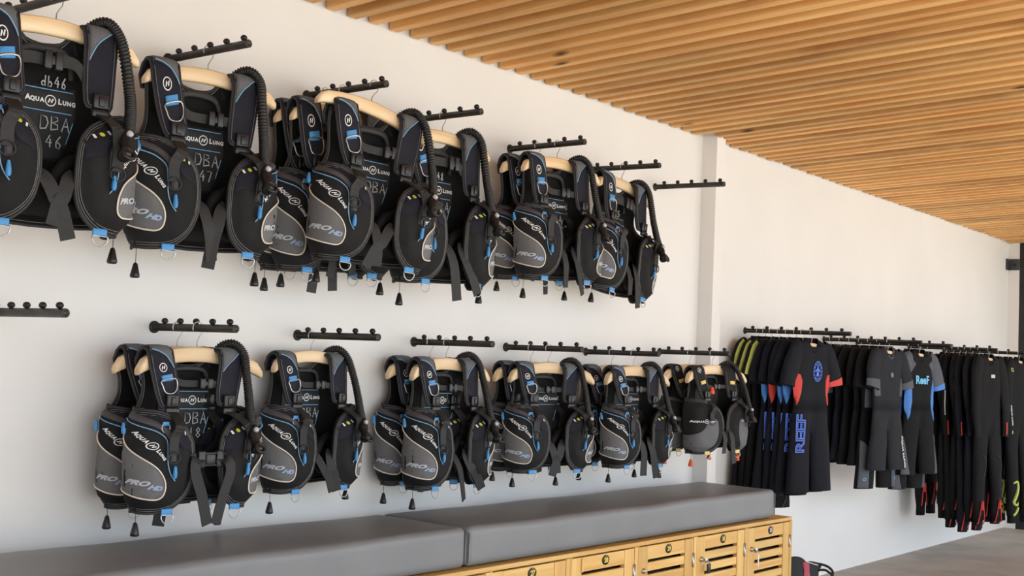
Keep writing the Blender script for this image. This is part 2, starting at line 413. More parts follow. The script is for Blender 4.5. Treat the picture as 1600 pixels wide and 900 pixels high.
def hang(bar_key, off, yawd, rolld, hlabel, group, scale=1, body=None):
    x, z, tilt = BARS[bar_key]
    o = empty('wooden_hanger', (x, -off, z-off*math.sin(tilt)), math.radians(yawd), math.radians(rolld)); tag(o, hlabel, 'hanger', group)
    link('hanger_body', body or HB, None, o); link('hook', HH, None, o)
    o.scale = (scale,)*3
    return o

# ------------------------------------------------------------------ buoyancy vest
HALF = catmull([(0, 0), (.07, 0), (.125, -.004), (.166, -.018), (.190, -.042), (.196, -.070), (.180, -.094), (.140, -.107), (.092, -.115), (.038, -.119), (0, -.12)], 12)
_seg = np.hypot(*np.diff(HALF, axis=0).T); _arc = np.concatenate([[0], np.cumsum(_seg)])
_tan = np.gradient(HALF, _arc, axis=0); _tan /= np.linalg.norm(_tan, axis=1)[:, None]
S_SIDE = float(_arc[60])      # outermost point of the flank
def make_vest(o, seed, note1='', note2='', note0='', style='blue', buckled=False, lt=0.0, rt_=0.0, straps=(0, 0), hose=True, depth=1.0, grey_side=True):
    rnd = random.Random(seed); off3 = Vector((seed*3.7, seed*1.3, 0))
    def path(s, d, spread):
        a = np.abs(s); sg = np.where(s < 0, -1, 1)
        x = np.interp(a, _arc, HALF[:, 0]); y = np.interp(a, _arc, HALF[:, 1])
        tx = np.interp(a, _arc, _tan[:, 0]); ty = np.interp(a, _arc, _tan[:, 1]); l = np.hypot(tx, ty)+1e-9
        nx, ny = -ty/l, tx/l
        return (x+nx*d)*sg, (y*depth+ny*d), sg
    def wob(s, z, amp, f):
        return np.array([noise.noise(Vector((float(a)*f, float(b)*f*.7, 0))+off3) for a, b in zip(s, z)])*amp
    def wback(s, z, d):
        s = np.asarray(s, float); z = np.asarray(z, float)
        dd = d + wob(s, z, .004, 14)
        x, y, sg = path(s, dd, 0)
        # shoulders lean forward over the hanger, back hangs free
        y = y + .022 - .012*np.clip((z+.13)/.06, 0, 1)
        return np.stack([x, y, z], 1)
    # lobes: puffed front pocket panels, outline in (s, z)
    S0 = S_SIDE
    def px(p): return (S0-.016+(p[0]-150)*.00032, -.252-(p[1]-80)*.00046)
    LOBE = [(S0-.05, -.256), (S0-.01, -.249), (S0+.05, -.252), (S0+.095, -.268), (S0+.136, -.296), (S0+.160, -.335), (S0+.168, -.39), (S0+.165, -.445), (S0+.147, -.495), (S0+.105, -.533), (S0+.05, -.547), (S0-.01, -.545), (S0-.05, -.535), (S0-.065, -.40)]
    if style != 'blue': LOBE = [((S0+(p[0]-S0)*1.18) if p[0] > S0 else p[0], p[1]) for p in LOBE]
    LOUT = catmull(LOBE, 4, True)
    def inset(s, z):
        P = LOUT; Q = np.roll(P, -1, 0); a = np.stack([np.abs(s), z], 1)
        e = Q-P; best = np.full(len(a), 9.)
        for p, v in zip(P, e):
            t = np.clip(((a-p)@v)/(v@v), 0, 1); best = np.minimum(best, np.hypot(*(a-(p+t[:, None]*v)).T))
        return best
    ang = {-1: lt, 1: rt_}
    def wlobe(s, z, d):
        s = np.asarray(s, float); z = np.asarray(z, float)
        q = np.clip(inset(s, z)/.045, 0, 1); puff = .026*(q*q*(3-2*q))
        dd = d+.010+puff+wob(s, z, .005, 11)+wob(s+5, z, .003, 30)
        x, y, sg = path(s, dd, 0)
        k = np.clip((np.abs(s)-S0)/.17, 0, 1)                       # inner edge swings about the flank
        a = np.where(s < 0, lt, rt_)
        y = y + .022 - k*a*.1
        x = x*(1-.05*np.clip((-.44-z)/.1, 0, 1))
        return np.stack([x, y-.012*np.sin(np.clip((-.25-z)/.3, 0, 1)*PI), z], 1)
    bl = style == 'blue'
    ACC = 'piping_blue' if bl else 'piping_white'; TAB = 'blue' if bl else 'tab_yellow'
    # ---- back
    R = [(0, -.118), (.045, -.112), (.07, -.092), (.09, -.078), (.13, -.080), (.172, -.098), (.168, -.135), (.160, -.17), (.165, -.21), (.19, -.240), (.22, -.252), (S0+.02, -.256), (S0+.03, -.40), (S0+.0, -.515), (.17, -.525), (.10, -.53), (0, -.533)]
    Rc = catmull(R, 3); full = [tuple(p) for p in Rc]+[(-p[0], p[1]) for p in reversed(Rc[1:-1])]
    bp = part('back_panel', sheet(full, wback, 0, .006, .03), 'fabric_inner', o)
    ins = [(p[0]*.985 if abs(p[0]) > .1 else p[0], p[1]-.006 if p[1] > -.3 else p[1]+.008) for p in full]
    part('stitching', tube(wback(np.array([p[0] for p in ins]), np.array([p[1] for p in ins]), -.0075), .0009, 4, closed=True), 'stitch', bp)
    part('binding', tube(wback(np.array([p[0] for p in full]), np.array([p[1] for p in full]), -.003), .0042, 5, closed=True), 'edge_binding', bp)
    plate = [(-.092, -.186), (.092, -.186), (.098, -.26), (.075, -.34), (.06, -.37), (-.06, -.37), (-.075, -.34), (-.098, -.26)]
    pl = part('back_plate', sheet(plate, wback, -.009, -.004, .03), 'fabric_plate', o)
    if bl:
        for z in (-.196, -.250): part('blue_line', line([(-.082, z), (0, z), (.085, z)], wback, -.0115, .0013, 4), 'piping_blue', pl)
        for sg in (-1, 1): part('blue_line', line([(sg*.09, -.27), (sg*.075, -.325)], wback, -.0115, .0013, 4), 'piping_blue', pl)
        part('lettering', decal(wordmark(.0125), wback, (.028, -.223), 0, -.0118), 'print_white', pl, False)
    if note0: part('handwriting', scrawl(note0, .021, wback, (.035, -.189), -.0125, .002), 'chalk', o)
    if note1: part('handwriting', scrawl(note1, .034, wback, (.046, -.295), -.0125, .002), 'chalk', o)
    if note2: part('handwriting', scrawl(note2, .030, wback, (.046, -.338), -.0125, .002), 'chalk', o)
    # carry handle at the neck
    hp = catmull([(-.075, -.170), (-.066, -.142), (-.045, -.128), (0, -.125), (.045, -.128), (.066, -.142), (.075, -.170)], 5)
    part('carry_handle', tube(wback(hp[:, 0], hp[:, 1], -.016-.008*np.sin(np.linspace(0, PI, len(hp)))), .007, 7), 'edge_binding', o)
    # lumbar cummerbund seen between the lobes
    cb = [(-.16, -.40), (-.06, -.425), (.06, -.425), (.16, -.40), (.16, -.50), (.05, -.512), (-.05, -.512), (-.16, -.50)]
    part('cummerbund', sheet(cb, wback, -.034, .008, .04), 'fabric_black', o)
    # ---- lobes
    for sg in (-1, 1):
        flip = True
        W_ = (lambda s, z, d: wlobe(s, z, d))
        m = lambda P: [(sg*p[0], p[1]) for p in P]
        out = m(LOUT); out = out if sg > 0 else out[::-1]
        lb = part('pocket_panel', sheet(out, wlobe, 0, .016, .017), 'fabric_black', o)
        c = np.array(LOUT).mean(0)
        for f in (.955, .915):
            ol = np.array([(c[0]+(p[0]-c[0])*f, c[1]+(p[1]-c[1])*f) for p in LOUT])
            part('stitching', tube(wlobe(sg*ol[:, 0], ol[:, 1], .0006), .0008, 4, closed=True), 'stitch', lb)
        part('binding', tube(wlobe(sg*LOUT[:, 0], LOUT[:, 1], -.002), .0045, 5, closed=True), 'edge_binding', lb)
        # navy upper yoke
        if bl:
            yk = catmull([px(p) for p in ((60, 78), (140, 76), (270, 84), (400, 120), (520, 190), (600, 270), (560, 262), (480, 190), (360, 130), (230, 92), (130, 88), (60, 90))], 3, True)
            yk = [(S0-.045, -.262), (S0+.0, -.255), (S0+.05, -.259), (S0+.09, -.275), (S0+.130, -.303), (S0+.152, -.342), (S0+.157, -.375), (S0+.105, -.355), (S0+.09, -.325), (S0+.045, -.290), (S0-.045, -.272)]
            yk = m(yk); part('yoke_panel', sheet(yk if sg > 0 else yk[::-1], wlobe, .0012, .002, .02, False), 'fabric_navy', lb)
        # grey zone with pale piping
        if bl:
            gz = [px(p) for p in ((30, 170), (100, 215), (165, 280), (215, 330), (300, 400), (370, 460), (405, 510), (410, 560), (388, 606), (340, 628), (270, 622), (190, 596), (110, 565), (30, 530))]
        else:
            gz = [px(p) for p in ((60, 470), (160, 500), (280, 470), (360, 400), (430, 330), (520, 300), (600, 340), (600, 520), (500, 640), (380, 690), (240, 690), (60, 620))]
        gc = catmull(gz[:], 3); gl = m([tuple(p) for p in gc])
        part('grey_panel', sheet(gl if sg > 0 else gl[::-1], wlobe, .0016, .002, .018, False), 'fabric_grey' if bl else 'fabric_midgrey', lb)
        if bl:
            part('pale_piping', line(m(gz), wlobe, .003, .0023, 5, 4), 'piping_white', lb)
            zp = catmull([px(p) for p in ((150, 104), (250, 128), (330, 158), (405, 200), (450, 250), (470, 310), (474, 390))], 5)
            P3 = wlobe(sg*zp[:, 0], zp[:, 1], .005); part('zip', ribbon_on(P3, .016, .005, wlobe, sg, zp), 'zip_grey', lb)
            part('blue_piping', line(m([px(p) for p in ((140, 128), (250, 170), (330, 203), (400, 250), (416, 310), (422, 400), (448, 465), (492, 512))]), wlobe, .003, .0017, 4), 'piping_blue', lb)
            for (cx, cy, h) in ((172, 190, 70), (474, 455, 78)):
                A = px((cx, cy-h/2)); B = px((cx+4, cy+h/2))
                pts = wlobe(np.array([sg*A[0], sg*(A[0]+B[0])/2, sg*B[0]]), np.array([A[1], (A[1]+B[1])/2, B[1]]), .012)
                part('zip_pull', tube(catmull(pts, 3), .005, 6, rad=[.003, .0045, .0055, .0065, .0068, .0065, .004][:7]), 'blue', lb)
            # lettering follows the slanted edge
            a0 = px((212, 190)); a1 = px((405, 392)); mid = ((a0[0]+a1[0])/2, (a0[1]+a1[1])/2)
            if sg < 0: part('lettering', decal(wordmark(.0094), wlobe, (-mid[0], mid[1]), -.95, .0022, True), 'print_white', lb, False)
            else: part('lettering', decal(wordmark(.0094), wlobe, (mid[0], mid[1]), .95, .0022, True), 'print_white', lb, False)
            pc = px((285, 535)); s1 = -sg
            t1 = text2d('PRO', .0185, .35, .06); t2 = text2d('HD', .0185, .35, .06); an = -.22 if sg < 0 else .22
            dx = .0155
            part('model_lettering', decal(sh(t1, -dx, .003), wlobe, (sg*pc[0], pc[1]), an, .0034, True), 'print_silver', lb, False)
            part('model_lettering', decal(sh(t2, dx*1.1, -.005), wlobe, (sg*pc[0], pc[1]), an, .0034, True), 'print_bluegrey', lb, False)
            # indicator dots
            dc = px((525, 140)); dc = (S0+.112, -.308); an = -.35 if sg < 0 else .35
            part('print_bar', decal(sh(poly2d([(-.003, -.005), (.003, -.005), (.003, .005), (-.003, .005)]), -.018), wlobe, (sg*dc[0], dc[1]), an, .003, True), 'print_white', lb, False)
            part('print_bar', decal(sh(poly2d([(-.003, -.005), (.003, -.005), (.003, .005), (-.003, .005)]), .018), wlobe, (sg*dc[0], dc[1]), an, .003, True), 'print_white', lb, False)
            part('print_dot', decal(ring2d(.0005, .0055, 10), wlobe, (sg*dc[0], dc[1]), an, .003, True), 'yellow', lb, False)
        else:
            mid = px((380, 330)); part('lettering', decal(wordmark(.0105), wlobe, (sg*mid[0], mid[1]), 0, .0022, True), 'print_white', lb, False)
        # lower D ring on a tab
        rc = (S0+.085, -.540); c3 = wlobe(np.array([sg*rc[0]]), np.array([rc[1]]), .004)[0]
        part('ring_tab', box(c3[0]-.019, c3[0]+.019, c3[1]-.003, c3[1]+.003, c3[2]-.012, c3[2]+.006, .002), TAB, o)
        part('d_ring', tube([(c3[0]-.019, c3[1]-.003, c3[2]-.012)]+[(c3[0]+.021*math.cos(a), c3[1]-.004, c3[2]-.016+.021*math.sin(a)) for a in np.linspace(PI, 2*PI, 10)]+[(c3[0]+.019, c3[1]-.003, c3[2]-.012)], .0019, 6, closed=True), 'steel', o)
        # upper small ring on the yoke
        rc = (S0+.062, -.285); c3 = wlobe(np.array([sg*rc[0]]), np.array([rc[1]]), .008)[0]
        if rnd.random() < .6 and bl:
            part('d_ring', tube([(c3[0]+.014*math.cos(a), c3[1]-.002, c3[2]-.012+.014*math.sin(a)) for a in np.linspace(0, 2*PI, 13)[:-1]], .0016, 6, closed=True), 'steel', o)
            part('ring_tab', box(c3[0]-.011, c3[0]+.011, c3[1]-.004, c3[1]+.002, c3[2]-.006, c3[2]+.006, .002), TAB, o)
        # dump-valve toggle
        if (sg < 0) or rnd.random() < .4 or not bl:
            b3 = wlobe(np.array([sg*(S0+.0)]), np.array([-.535]), -.01)[0]; dz = rnd.uniform(.02, .055)
            tg = part('toggle', lathe([(.003, 0), (.006, -.003), (.0125, -.030), (.0135, -.036), (.011, -.040)], 9, Matrix.Translation((b3[0], b3[1], b3[2]-dz))), 'orange' if not bl else 'plastic_black', o)
            part('cord', tube([tuple(b3), (b3[0], b3[1], b3[2]-dz)], .001, 4), 'webbing', tg)
    # ---- shoulder straps
    for sg in (-1, 1):
        jig = rnd.uniform(-.012, .012)
        C = catmull([(sg*.126, .022, -.125), (sg*.128, .016, -.083), (sg*.128, -.008, -.064), (sg*.128, -.034, -.074), (sg*(.127), -.044, -.108), (sg*(.120)+jig*.4, -.052, -.15), (sg*(.112)+jig, -.060, -.20), (sg*.106+jig*1.4, -.070, -.242)], 6)
        ca = np.concatenate([[0], np.cumsum(np.linalg.norm(np.diff(C, axis=0), axis=1))]); ct = np.gradient(C, ca, axis=0); ct /= np.linalg.norm(ct, axis=1)[:, None]
        tot = ca[-1]; sgn = 1.0
        def wst(v, u, d, C=C, ca=ca, ct=ct):
            v = np.asarray(v, float); u = np.asarray(u, float)
            P = np.stack([np.interp(u, ca, C[:, k]) for k in range(3)], 1); T = np.stack([np.interp(u, ca, ct[:, k]) for k in range(3)], 1)
            lat = np.array([1., 0, 0])-T*T[:, :1]; lat /= np.linalg.norm(lat, axis=1)[:, None]
            nn = np.cross(lat, T)                                       # points outwards (towards the viewer on the front run)
            return P+lat*v[:, None]+nn*((d-.004*(v/.05)**2)*sgn)[:, None]
        tst = wst(np.array([0.]), np.array([tot*.7]), np.array([.01]))[0]-wst(np.array([0.]), np.array([tot*.7]), np.array([0.]))[0]
        if tst[1] > 0: sgn = -1.0
        Wf = lambda a, b, d, wst=wst: wst(np.asarray(a, float), np.asarray(b, float), np.full(len(np.asarray(a)), float(d)))
        hw = .041
        ol = [(-hw*1.05, 0), (hw*1.05, 0), (hw*1.08, .05), (hw*1.04, .10), (hw*1.0, .15), (hw*.98, .19), (hw*.86, tot-.015), (hw*.5, tot-.003), (-hw*.5, tot-.003), (-hw*.86, tot-.015), (-hw*.98, .19), (-hw*1.0, .15), (-hw*1.04, .10), (-hw*1.08, .05)]
        oc = [tuple(p) for p in catmull(ol, 2, True)]
        st = part('shoulder_strap', sheet(oc, Wf, .006, .012, .014), 'fabric_navy' if bl else 'fabric_black', o)
        part('binding', tube(Wf([p[0] for p in oc], [p[1] for p in oc], .001), .0045, 5, closed=True), 'edge_binding', st)
        part('stitching', tube(Wf([p[0]*.86 for p in oc], [tot/2+(p[1]-tot/2)*.97 for p in oc], .0065), .0008, 4, closed=True), 'stitch', st)
        if bl:
            t0 = .062
            gpn = [(-.033, t0), (.033, t0), (.033, t0+(.100 if sg < 0 else .045)), (.026, t0+(.082 if sg < 0 else .047)), (.012, t0+(.060 if sg < 0 else .056)), (-.013, t0+(.047 if sg < 0 else .078)), (-.033, t0+(.042 if sg < 0 else .112))]
            part('grey_panel', sheet(gpn, Wf, .0085, .004, .012, False), 'fabric_midgrey', st)
            part('blue_piping', line(gpn[2:], Wf, .0095, .0016, 4), 'piping_blue', st)
        if sg < 0: part('emblem', decal((emblem(.0135)[0]*np.array([1, -1]), emblem(.0135)[1]), Wf, (-.005, .156 if bl else .12), 0, .0082), 'print_white', st, False)
        # tab and D ring
        if sg < 0 or not bl:
            ut = .190
            part('ring_tab', sheet([(-.017, ut-.011), (.020, ut-.011), (.020, ut+.008), (-.017, ut+.008)], Wf, .011, .006, .03), TAB, st)
            if bl:
                rp = [(-.021, ut+.004), (.026, ut+.004), (.030, ut+.025), (.018, ut+.043), (.0, ut+.047), (-.016, ut+.040), (-.021, ut+.02)]
                rc = catmull(rp, 3, True); part('d_ring', tube(Wf(rc[:, 0], rc[:, 1], .0125), .0022, 6, closed=True), 'steel', st)
        # buckle at the strap end, webbing down to the lobe
        e = Wf([0], [tot-.018], .012)[0]
        bk = part('buckle', join([box(e[0]-.021, e[0]+.021, e[1]-.008, e[1]+.004, e[2]-.018, e[2]+.020, .004), box(e[0]-.024, e[0]+.024, e[1]-.010, e[1]+.002, e[2]-.040, e[2]-.019, .004), box(e[0]-.008, e[0]+.008, e[1]-.012, e[1]-.006, e[2]-.012, e[2]+.012, .002)]), 'plastic_black', o)
        zl = rnd.uniform(-.40, -.36); sl = S0+.082; tgt = wlobe(np.array([sg*sl]), np.array([zl]), .012)[0]; m1 = wlobe(np.array([sg*(sl-.0)]), np.array([-.325]), .014)[0]
        part('webbing', ribbon(catmull([(e[0], e[1]-.002, e[2]-.03), ((e[0]+m1[0])/2, min(e[1], m1[1])-.004, (e[2]-.03+m1[2])/2), tuple(m1), tuple(tgt)], 5), .032, .0035), 'webbing', o, False)
        lr = tgt; part('loop', tube([(lr[0]+.02*math.cos(a), lr[1]-.004, lr[2]-.006+.017*math.sin(a)) for a in np.linspace(0, 2*PI, 13)[:-1]], .0022, 6, closed=True), 'plastic_black', o)
    if not bl:
        part('chest_toggle', lathe([(.004, .012), (.008, .008), (.0155, -.018), (.0155, -.026), (.011, -.030)], 10, Matrix.Translation((-.062, -.075, -.19))), 'orange', o)
    # ---- chest strap
    xb = rnd.uniform(.0, .05); zb = -.150 if note0 else rnd.uniform(-.188, -.165)
    cp = catmull([(-.085, -.050, -.155), (-.05, -.043, zb), (xb, -.041, zb), (.06, -.048, zb), (.095, -.056, -.185), (.115, -.075, -.22)], 5)
    cs = part('chest_strap', ribbon(cp, .020, .003, (0, 0, 1)), 'webbing', o, False)
    part('buckle', join([box(xb-.024, xb-.004, -.056, -.044, zb-.016, zb+.016, .003), box(xb+.004, xb+.024, -.056, -.044, zb-.016, zb+.016, .003), box(xb-.008, xb+.008, -.053, -.047, zb-.008, zb+.008, .002)]), 'plastic_black', cs)
    # ---- inflator hose
    if hose:
        hx = rnd.uniform(-.012, .012)
        hp = catmull([(.100, .018, -.10), (.122, .010, -.056), (.148, -.022, -.044), (.168, -.050, -.075), (.176+hx, -.070, -.135), (.177+hx*1.5, -.092, -.20), (.166+hx*1.5, -.120, -.262), (.152+hx, -.148, -.305)], 16)
        ha = np.concatenate([[0], np.cumsum(np.linalg.norm(np.diff(hp, axis=0), axis=1))])
        us = np.arange(0, ha[-1], .0018); hq = np.stack([np.interp(us, ha, hp[:, k]) for k in range(3)], 1)
        part('inflator_hose', tube(hq, .013, 9, rad=.0132+.0022*np.cos(us/.0072*2*PI)), 'rubber', o)
        e = Vector(tuple(hp[-1])); t = (e-Vector(tuple(hp[-12]))).normalized(); q = Vector((0, 0, -1)).rotation_difference(t).to_matrix().to_4x4()
        M = Matrix.Translation(e) @ q
        inf = part('inflator', lathe([(.013, .012), (.0165, .008), (.0165, -.03), (.014, -.036), (.014, -.06), (.018, -.064), (.018, -.078), (.010, -.082)], 10, M), 'plastic_black', o)
        part('button', lathe([(.0085, 0), (.0085, .008), (.006, .010)], 10, M @ Matrix.Translation((-.004, -.014, -.012)) @ Matrix.Rotation(PI/2, 4, 'X')), 'print_silver', inf)
        part('mouthpiece', tube([tuple(M @ Vector((.004+.016*math.cos(a), -.012, -.072+.016*math.sin(a)))) for a in np.linspace(0, 2*PI, 13)[:-1]], .0055, 6, closed=True), 'rubber', inf)
    # ---- waist straps
    for sg in (-1, 1):
        a = wlobe(np.array([sg*(S0+.160)]), np.array([-.40]), -.008)[0]
        sw = straps[0] if sg < 0 else straps[1]; ln = rnd.uniform(.13, .20)
        if buckled:
            P = [(sg*.022, a[1]-.012, -.392), (sg*.055, a[1]-.03, -.395), (sg*.067+sw*.02, a[1]-.036, -.43), (sg*.05+sw*.06, a[1]-.034, -.50), (sg*.035+sw*.1, a[1]-.03, -.585)]
        else:
            P = [(a[0], a[1]+.014, -.41), (a[0]-sg*.02+sw*.01, a[1]+.003, -.43), (a[0]-sg*.022+sw*.05, a[1]-.006, -.47), (a[0]-sg*.018+sw*.1, a[1]-.004, -.41-ln*.6), (a[0]-sg*.01+sw*.16, a[1], -.41-ln)]
        Pc = catmull(P, 5); tw = np.linspace(0, rnd.uniform(-.5, .5)*(0 if buckled else 1), len(Pc))
        part('waist_strap', ribbon(Pc, .036, .003, (1, 0, .15*sg), tw), 'webbing', o, False)
    if buckled:
        y = wlobe(np.array([S0+.160]), np.array([-.40]), -.008)[0][1]-.016
        part('waist_buckle', join([box(-.046, -.020, y-.011, y+.007, -.418, -.366, .004), box(.020, .046, y-.011, y+.007, -.418, -.366, .004), box(-.018, .018, y-.010, y+.004, -.410, -.374, .005), box(-.03, .03, y-.008, y+.003, -.413, -.406, .002), box(-.03, .03, y-.008, y+.003, -.378, -.371, .002)]), 'plastic_black', o)
        a = (-.05, y+.02, -.40)
        for sg in (-1, 1): part('waist_band', ribbon(catmull([(sg*.13, y+.03, -.42), (sg*.08, y+.012, -.40), (sg*.045, y, -.392)], 4), .038, .003, (0, 0, 1)), 'webbing', o, False)
    # knotted bladder folds at the waist
    for sg in (-1, 1):
        part('bladder_fold', tube(catmull([(sg*.10, -.03, -.36), (sg*.045, -.05, -.385), (sg*.02, -.055, -.43), (sg*.05, -.05, -.475), (sg*.11, -.03, -.49)], 4), .016, 7), 'fabric_black', o)
def lengthen(o, amt):
    """a larger vest size: longer between shoulder and pockets"""
    for c in o.children_recursive:
        me = c.data; n = len(me.vertices); co = np.empty(n*3); me.vertices.foreach_get('co', co); co = co.reshape(-1, 3)
        t = np.clip((-.085-co[:, 2])/.11, 0, 1); co[:, 2] -= amt*t*t*(3-2*t)
        me.vertices.foreach_set('co', co.ravel()); me.update()
def ribbon_on(P3, wd, th, warp, sg, zp):
    n = len(zp); t = np.gradient(zp, axis=0); t /= np.linalg.norm(t, axis=1)[:, None]; nn = np.stack([-t[:, 1], t[:, 0]], 1)
    V = []; F = []
    a = zp+nn*wd/2; b = zp-nn*wd/2
    rows = [warp(sg*a[:, 0], a[:, 1], .001), warp(sg*(a[:, 0]*.75+b[:, 0]*.25), a[:, 1]*.75+b[:, 1]*.25, th), warp(sg*zp[:, 0], zp[:, 1], th*1.3), warp(sg*(a[:, 0]*.25+b[:, 0]*.75), a[:, 1]*.25+b[:, 1]*.75, th), warp(sg*b[:, 0], b[:, 1], .001)]
    for r in rows: V += [tuple(v) for v in r]
    for k in range(4):
        for i in range(n-1): F.append((k*n+i, k*n+i+1, (k+1)*n+i+1, (k+1)*n+i))
    return V, F

# bar, offset from wall, yaw, roll, seed, texts, kwargs, vest label, hanger label
VESTS = [   # bar, offset from wall, yaw, roll, vertical size, options, vest label, hanger label
 ('U1', .31, -6, 0, 1.17, dict(note0='db46', note1='DBA', note2='46', straps=(.5, -.3)), 'black diving vest marked db46, cut off by the left edge of the photo', 'wooden hanger at the top left corner holding the vest marked db46'),
 ('U2', .21, -8, 0, 1.18, dict(note1='DBA', note2='47', straps=(.3, -.3)), 'black diving vest marked DBA 47 hanging alone on the upper row', 'wooden hanger of the upper vest marked DBA 47'),
 ('U3', .10, -6, 0, 1.2, dict(depth=.6, hose=False), 'rearmost of the three vests bunched on one upper bar', 'rearmost wooden hanger of the three on the crowded upper bar'),
 ('U3', .19, -8, 0, 1.21, dict(depth=.65, hose=False), 'middle vest of the three bunched on one upper bar', 'middle wooden hanger of the three on the crowded upper bar'),
 ('U3', .345, -10, 10, 1.12, dict(note1='DBA', straps=(.2, -.6), vroll=3, vx=.03, vz=-.02), 'steeply tilted front vest of the three bunched on one upper bar', 'pale wooden hanger tilted steeply down to the right'),
 ('U4', .21, -4, 0, 1.21, dict(note0='48', note1='DBA', note2='48', straps=(.4, .5)), 'black diving vest marked 48, right of the steeply tilted one', 'wooden hanger right of the steeply tilted pale one'),
 ('U5', .155, -10, 0, 1.07, dict(depth=.6, hose=False), 'rear vest of the upper pair, third bar from the column', 'rear wooden hanger of the upper pair nearest the column'),
 ('U5', .26, -8, 0, 1.07, dict(note1='D0A', straps=(.2, .3)), 'front vest of the upper pair, third bar from the column', 'front wooden hanger of the upper pair nearest the column'),
 ('U6', .20, 0, 6, 1.12, dict(note0='45', note1='DBA', note2='45', straps=(.3, .2)), 'black diving vest marked 45, last on the right of the upper row', 'tilted wooden hanger of the last vest of the upper row'),
 ('L1', .125, -5, 0, 1.0, dict(depth=.6, hose=False), 'rear vest just behind the one with the fastened waist buckle', 'wooden hanger just behind the one holding the fastened vest'),
 ('L1', .225, -1, 0, 1.0, dict(note1='DBA', note2='18', buckled=True, straps=(.3, -.1)), 'black diving vest marked DBA 18 with its waist buckle fastened', 'wooden hanger holding the vest with the fastened waist buckle'),
 ('L2', .075, 4, 0, .98, dict(note1='DBA', note2='17', straps=(.6, .2)), 'single black diving vest on the lower row, right of the fastened one', 'wooden hanger of the single vest on the lower row'),
 ('L3', .09, -9, 0, 1.0, dict(depth=.6, hose=False), 'rear vest of the lower pair above the joint of the cushions', 'rear wooden hanger of the lower pair above the cushion joint'),
 ('L3', .175, 1, 0, 1.01, dict(straps=(.5, .6)), 'front vest of the lower pair above the joint of the cushions', 'front wooden hanger of the lower pair above the cushion joint'),
 ('L4', .14, -10, 0, .93, dict(depth=.6, hose=False), 'rear vest of the lower pair over the middle of the right cushion', 'rear wooden hanger of the pair over the right cushion'),
 ('L4', .235, -14, 0, .93, dict(note1='', straps=(.3, -.4)), 'front vest of the lower pair over the middle of the right cushion', 'front wooden hanger of the pair over the right cushion'),
 ('L5', .15, -10, 0, .93, dict(depth=.6, hose=False), 'vest half hidden behind the one marked D8', 'wooden hanger behind the vest marked D8'),
 ('L5', .27, -6, 0, .93, dict(note1='D8', straps=(.2, .3)), 'black and grey diving vest marked D8 beside the orange toggles', 'wooden hanger of the vest marked D8'),
 ('L6', .18, -8, 0, .88, dict(style='orange', depth=.65, hose=False), 'rear orange-toggle vest, mostly hidden beside the column', 'rear wooden hanger on the last lower bar before the column'),
 ('L6', .31, -10, -1, .88, dict(style='orange', straps=(.1, .1)), 'front dark grey vest with orange toggles and yellow tab', 'front wooden hanger on the last lower bar before the column'),
]
for i, (bk_, off, yw, rl, kz, kw, vl, hl) in enumerate(VESTS):
    x, z, tilt = BARS[bk_]; kx = 1+(kz-1)*.45
    hang(bk_, off, yw, rl, hl, 'wooden hangers for the vests', .9 if bk_ == 'L2' else 1)
    a = math.radians(yw); sx = -.026+kw.pop('vx', 0); rl = kw.pop('vroll', rl); dz = kw.pop('vz', 0)
    o = empty('buoyancy_vest', (x+sx*math.cos(a), -off+sx*math.sin(a), z-off*math.sin(tilt)-sx*math.sin(math.radians(rl))+dz), a, math.radians(rl)); tag(o, vl, 'vest', 'diving vests on the wall bars')
    make_vest(o, i+1, **kw)
    if bk_[0] == 'U': lengthen(o, .036); kz *= .945
    o.scale = (kx, kx, kz)
    o.location.z += .07*(kz-1)                       # shoulders stay on the hanger

# ------------------------------------------------------------------ bench, lockers, cushions
BX0, BX1, BF, BT = 0.95, 5.886, -.567, .557
tp = part('worktop', box(BX0, BX1, BF, -.095, BT-.018, BT, .003), 'locker_wood', None, False); tag(tp, 'long pine board on top of the lockers under the cushions', 'bench top')
def cushion(x0, x1, label):
    bm = bmesh.new(); bmesh.ops.create_cube(bm, size=1)
    for v in bm.verts: v.co = Vector(((x0+x1)/2+v.co.x*(x1-x0), -.325+v.co.y*.44, BT+.071+v.co.z*.138))
    bmesh.ops.bevel(bm, geom=list(bm.edges), offset=.022, segments=4, profile=.5, affect='EDGES')
    for ax, a, b, n in ((0, x0, x1, 34), (1, -.545, -.105, 9), (2, BT, BT+.142, 4)):
        for k in range(1, n):
            no = [0, 0, 0]; no[ax] = 1; co = [0, 0, 0]; co[ax] = a+(b-a)*k/n
            bmesh.ops.bisect_plane(bm, geom=list(bm.verts)+list(bm.edges)+list(bm.faces), plane_co=co, plane_no=no, dist=1e-6)
    for v in bm.verts:
        p = v.co.copy(); q = noise.noise(Vector((p.x*2.5, p.y*5, p.z*6)))
        u = (p.z-BT)/.14; cx = min(1, min(p.x-x0, x1-p.x)/.25); cy = min(1, (p.y+.545)/.08)
        v.co.z += (.006*q+.006*(cx*min(1, (-.105-p.y)/.1)*cy))*max(0, u); v.co.y += .006*q*(1 if p.y < -.4 else 0)
    bm.verts.index_update(); VF = [tuple(v.co) for v in bm.verts], [tuple(v.index for v in f.verts) for f in bm.faces]; bm.free()
    e = empty('bench_cushion', ((x0+x1)/2, -.325, BT)); VF = [(a-(x0+x1)/2, b+.325, c-BT+.003) for a, b, c in VF[0]], VF[1]
    part('cover', VF, 'vinyl', e); hx = (x1-x0)/2
    pp = []
    for sx, sy in ((1, -1), (-1, -1)):
        pp.append(tube([(sx*(hx-.004), sy*.2165, .02), (sx*(hx-.004), sy*.2165, .126)], .003, 5))
    part('seam', join(pp), 'vinyl', e)
    return tag(e, label, 'cushion', 'grey bench cushions')
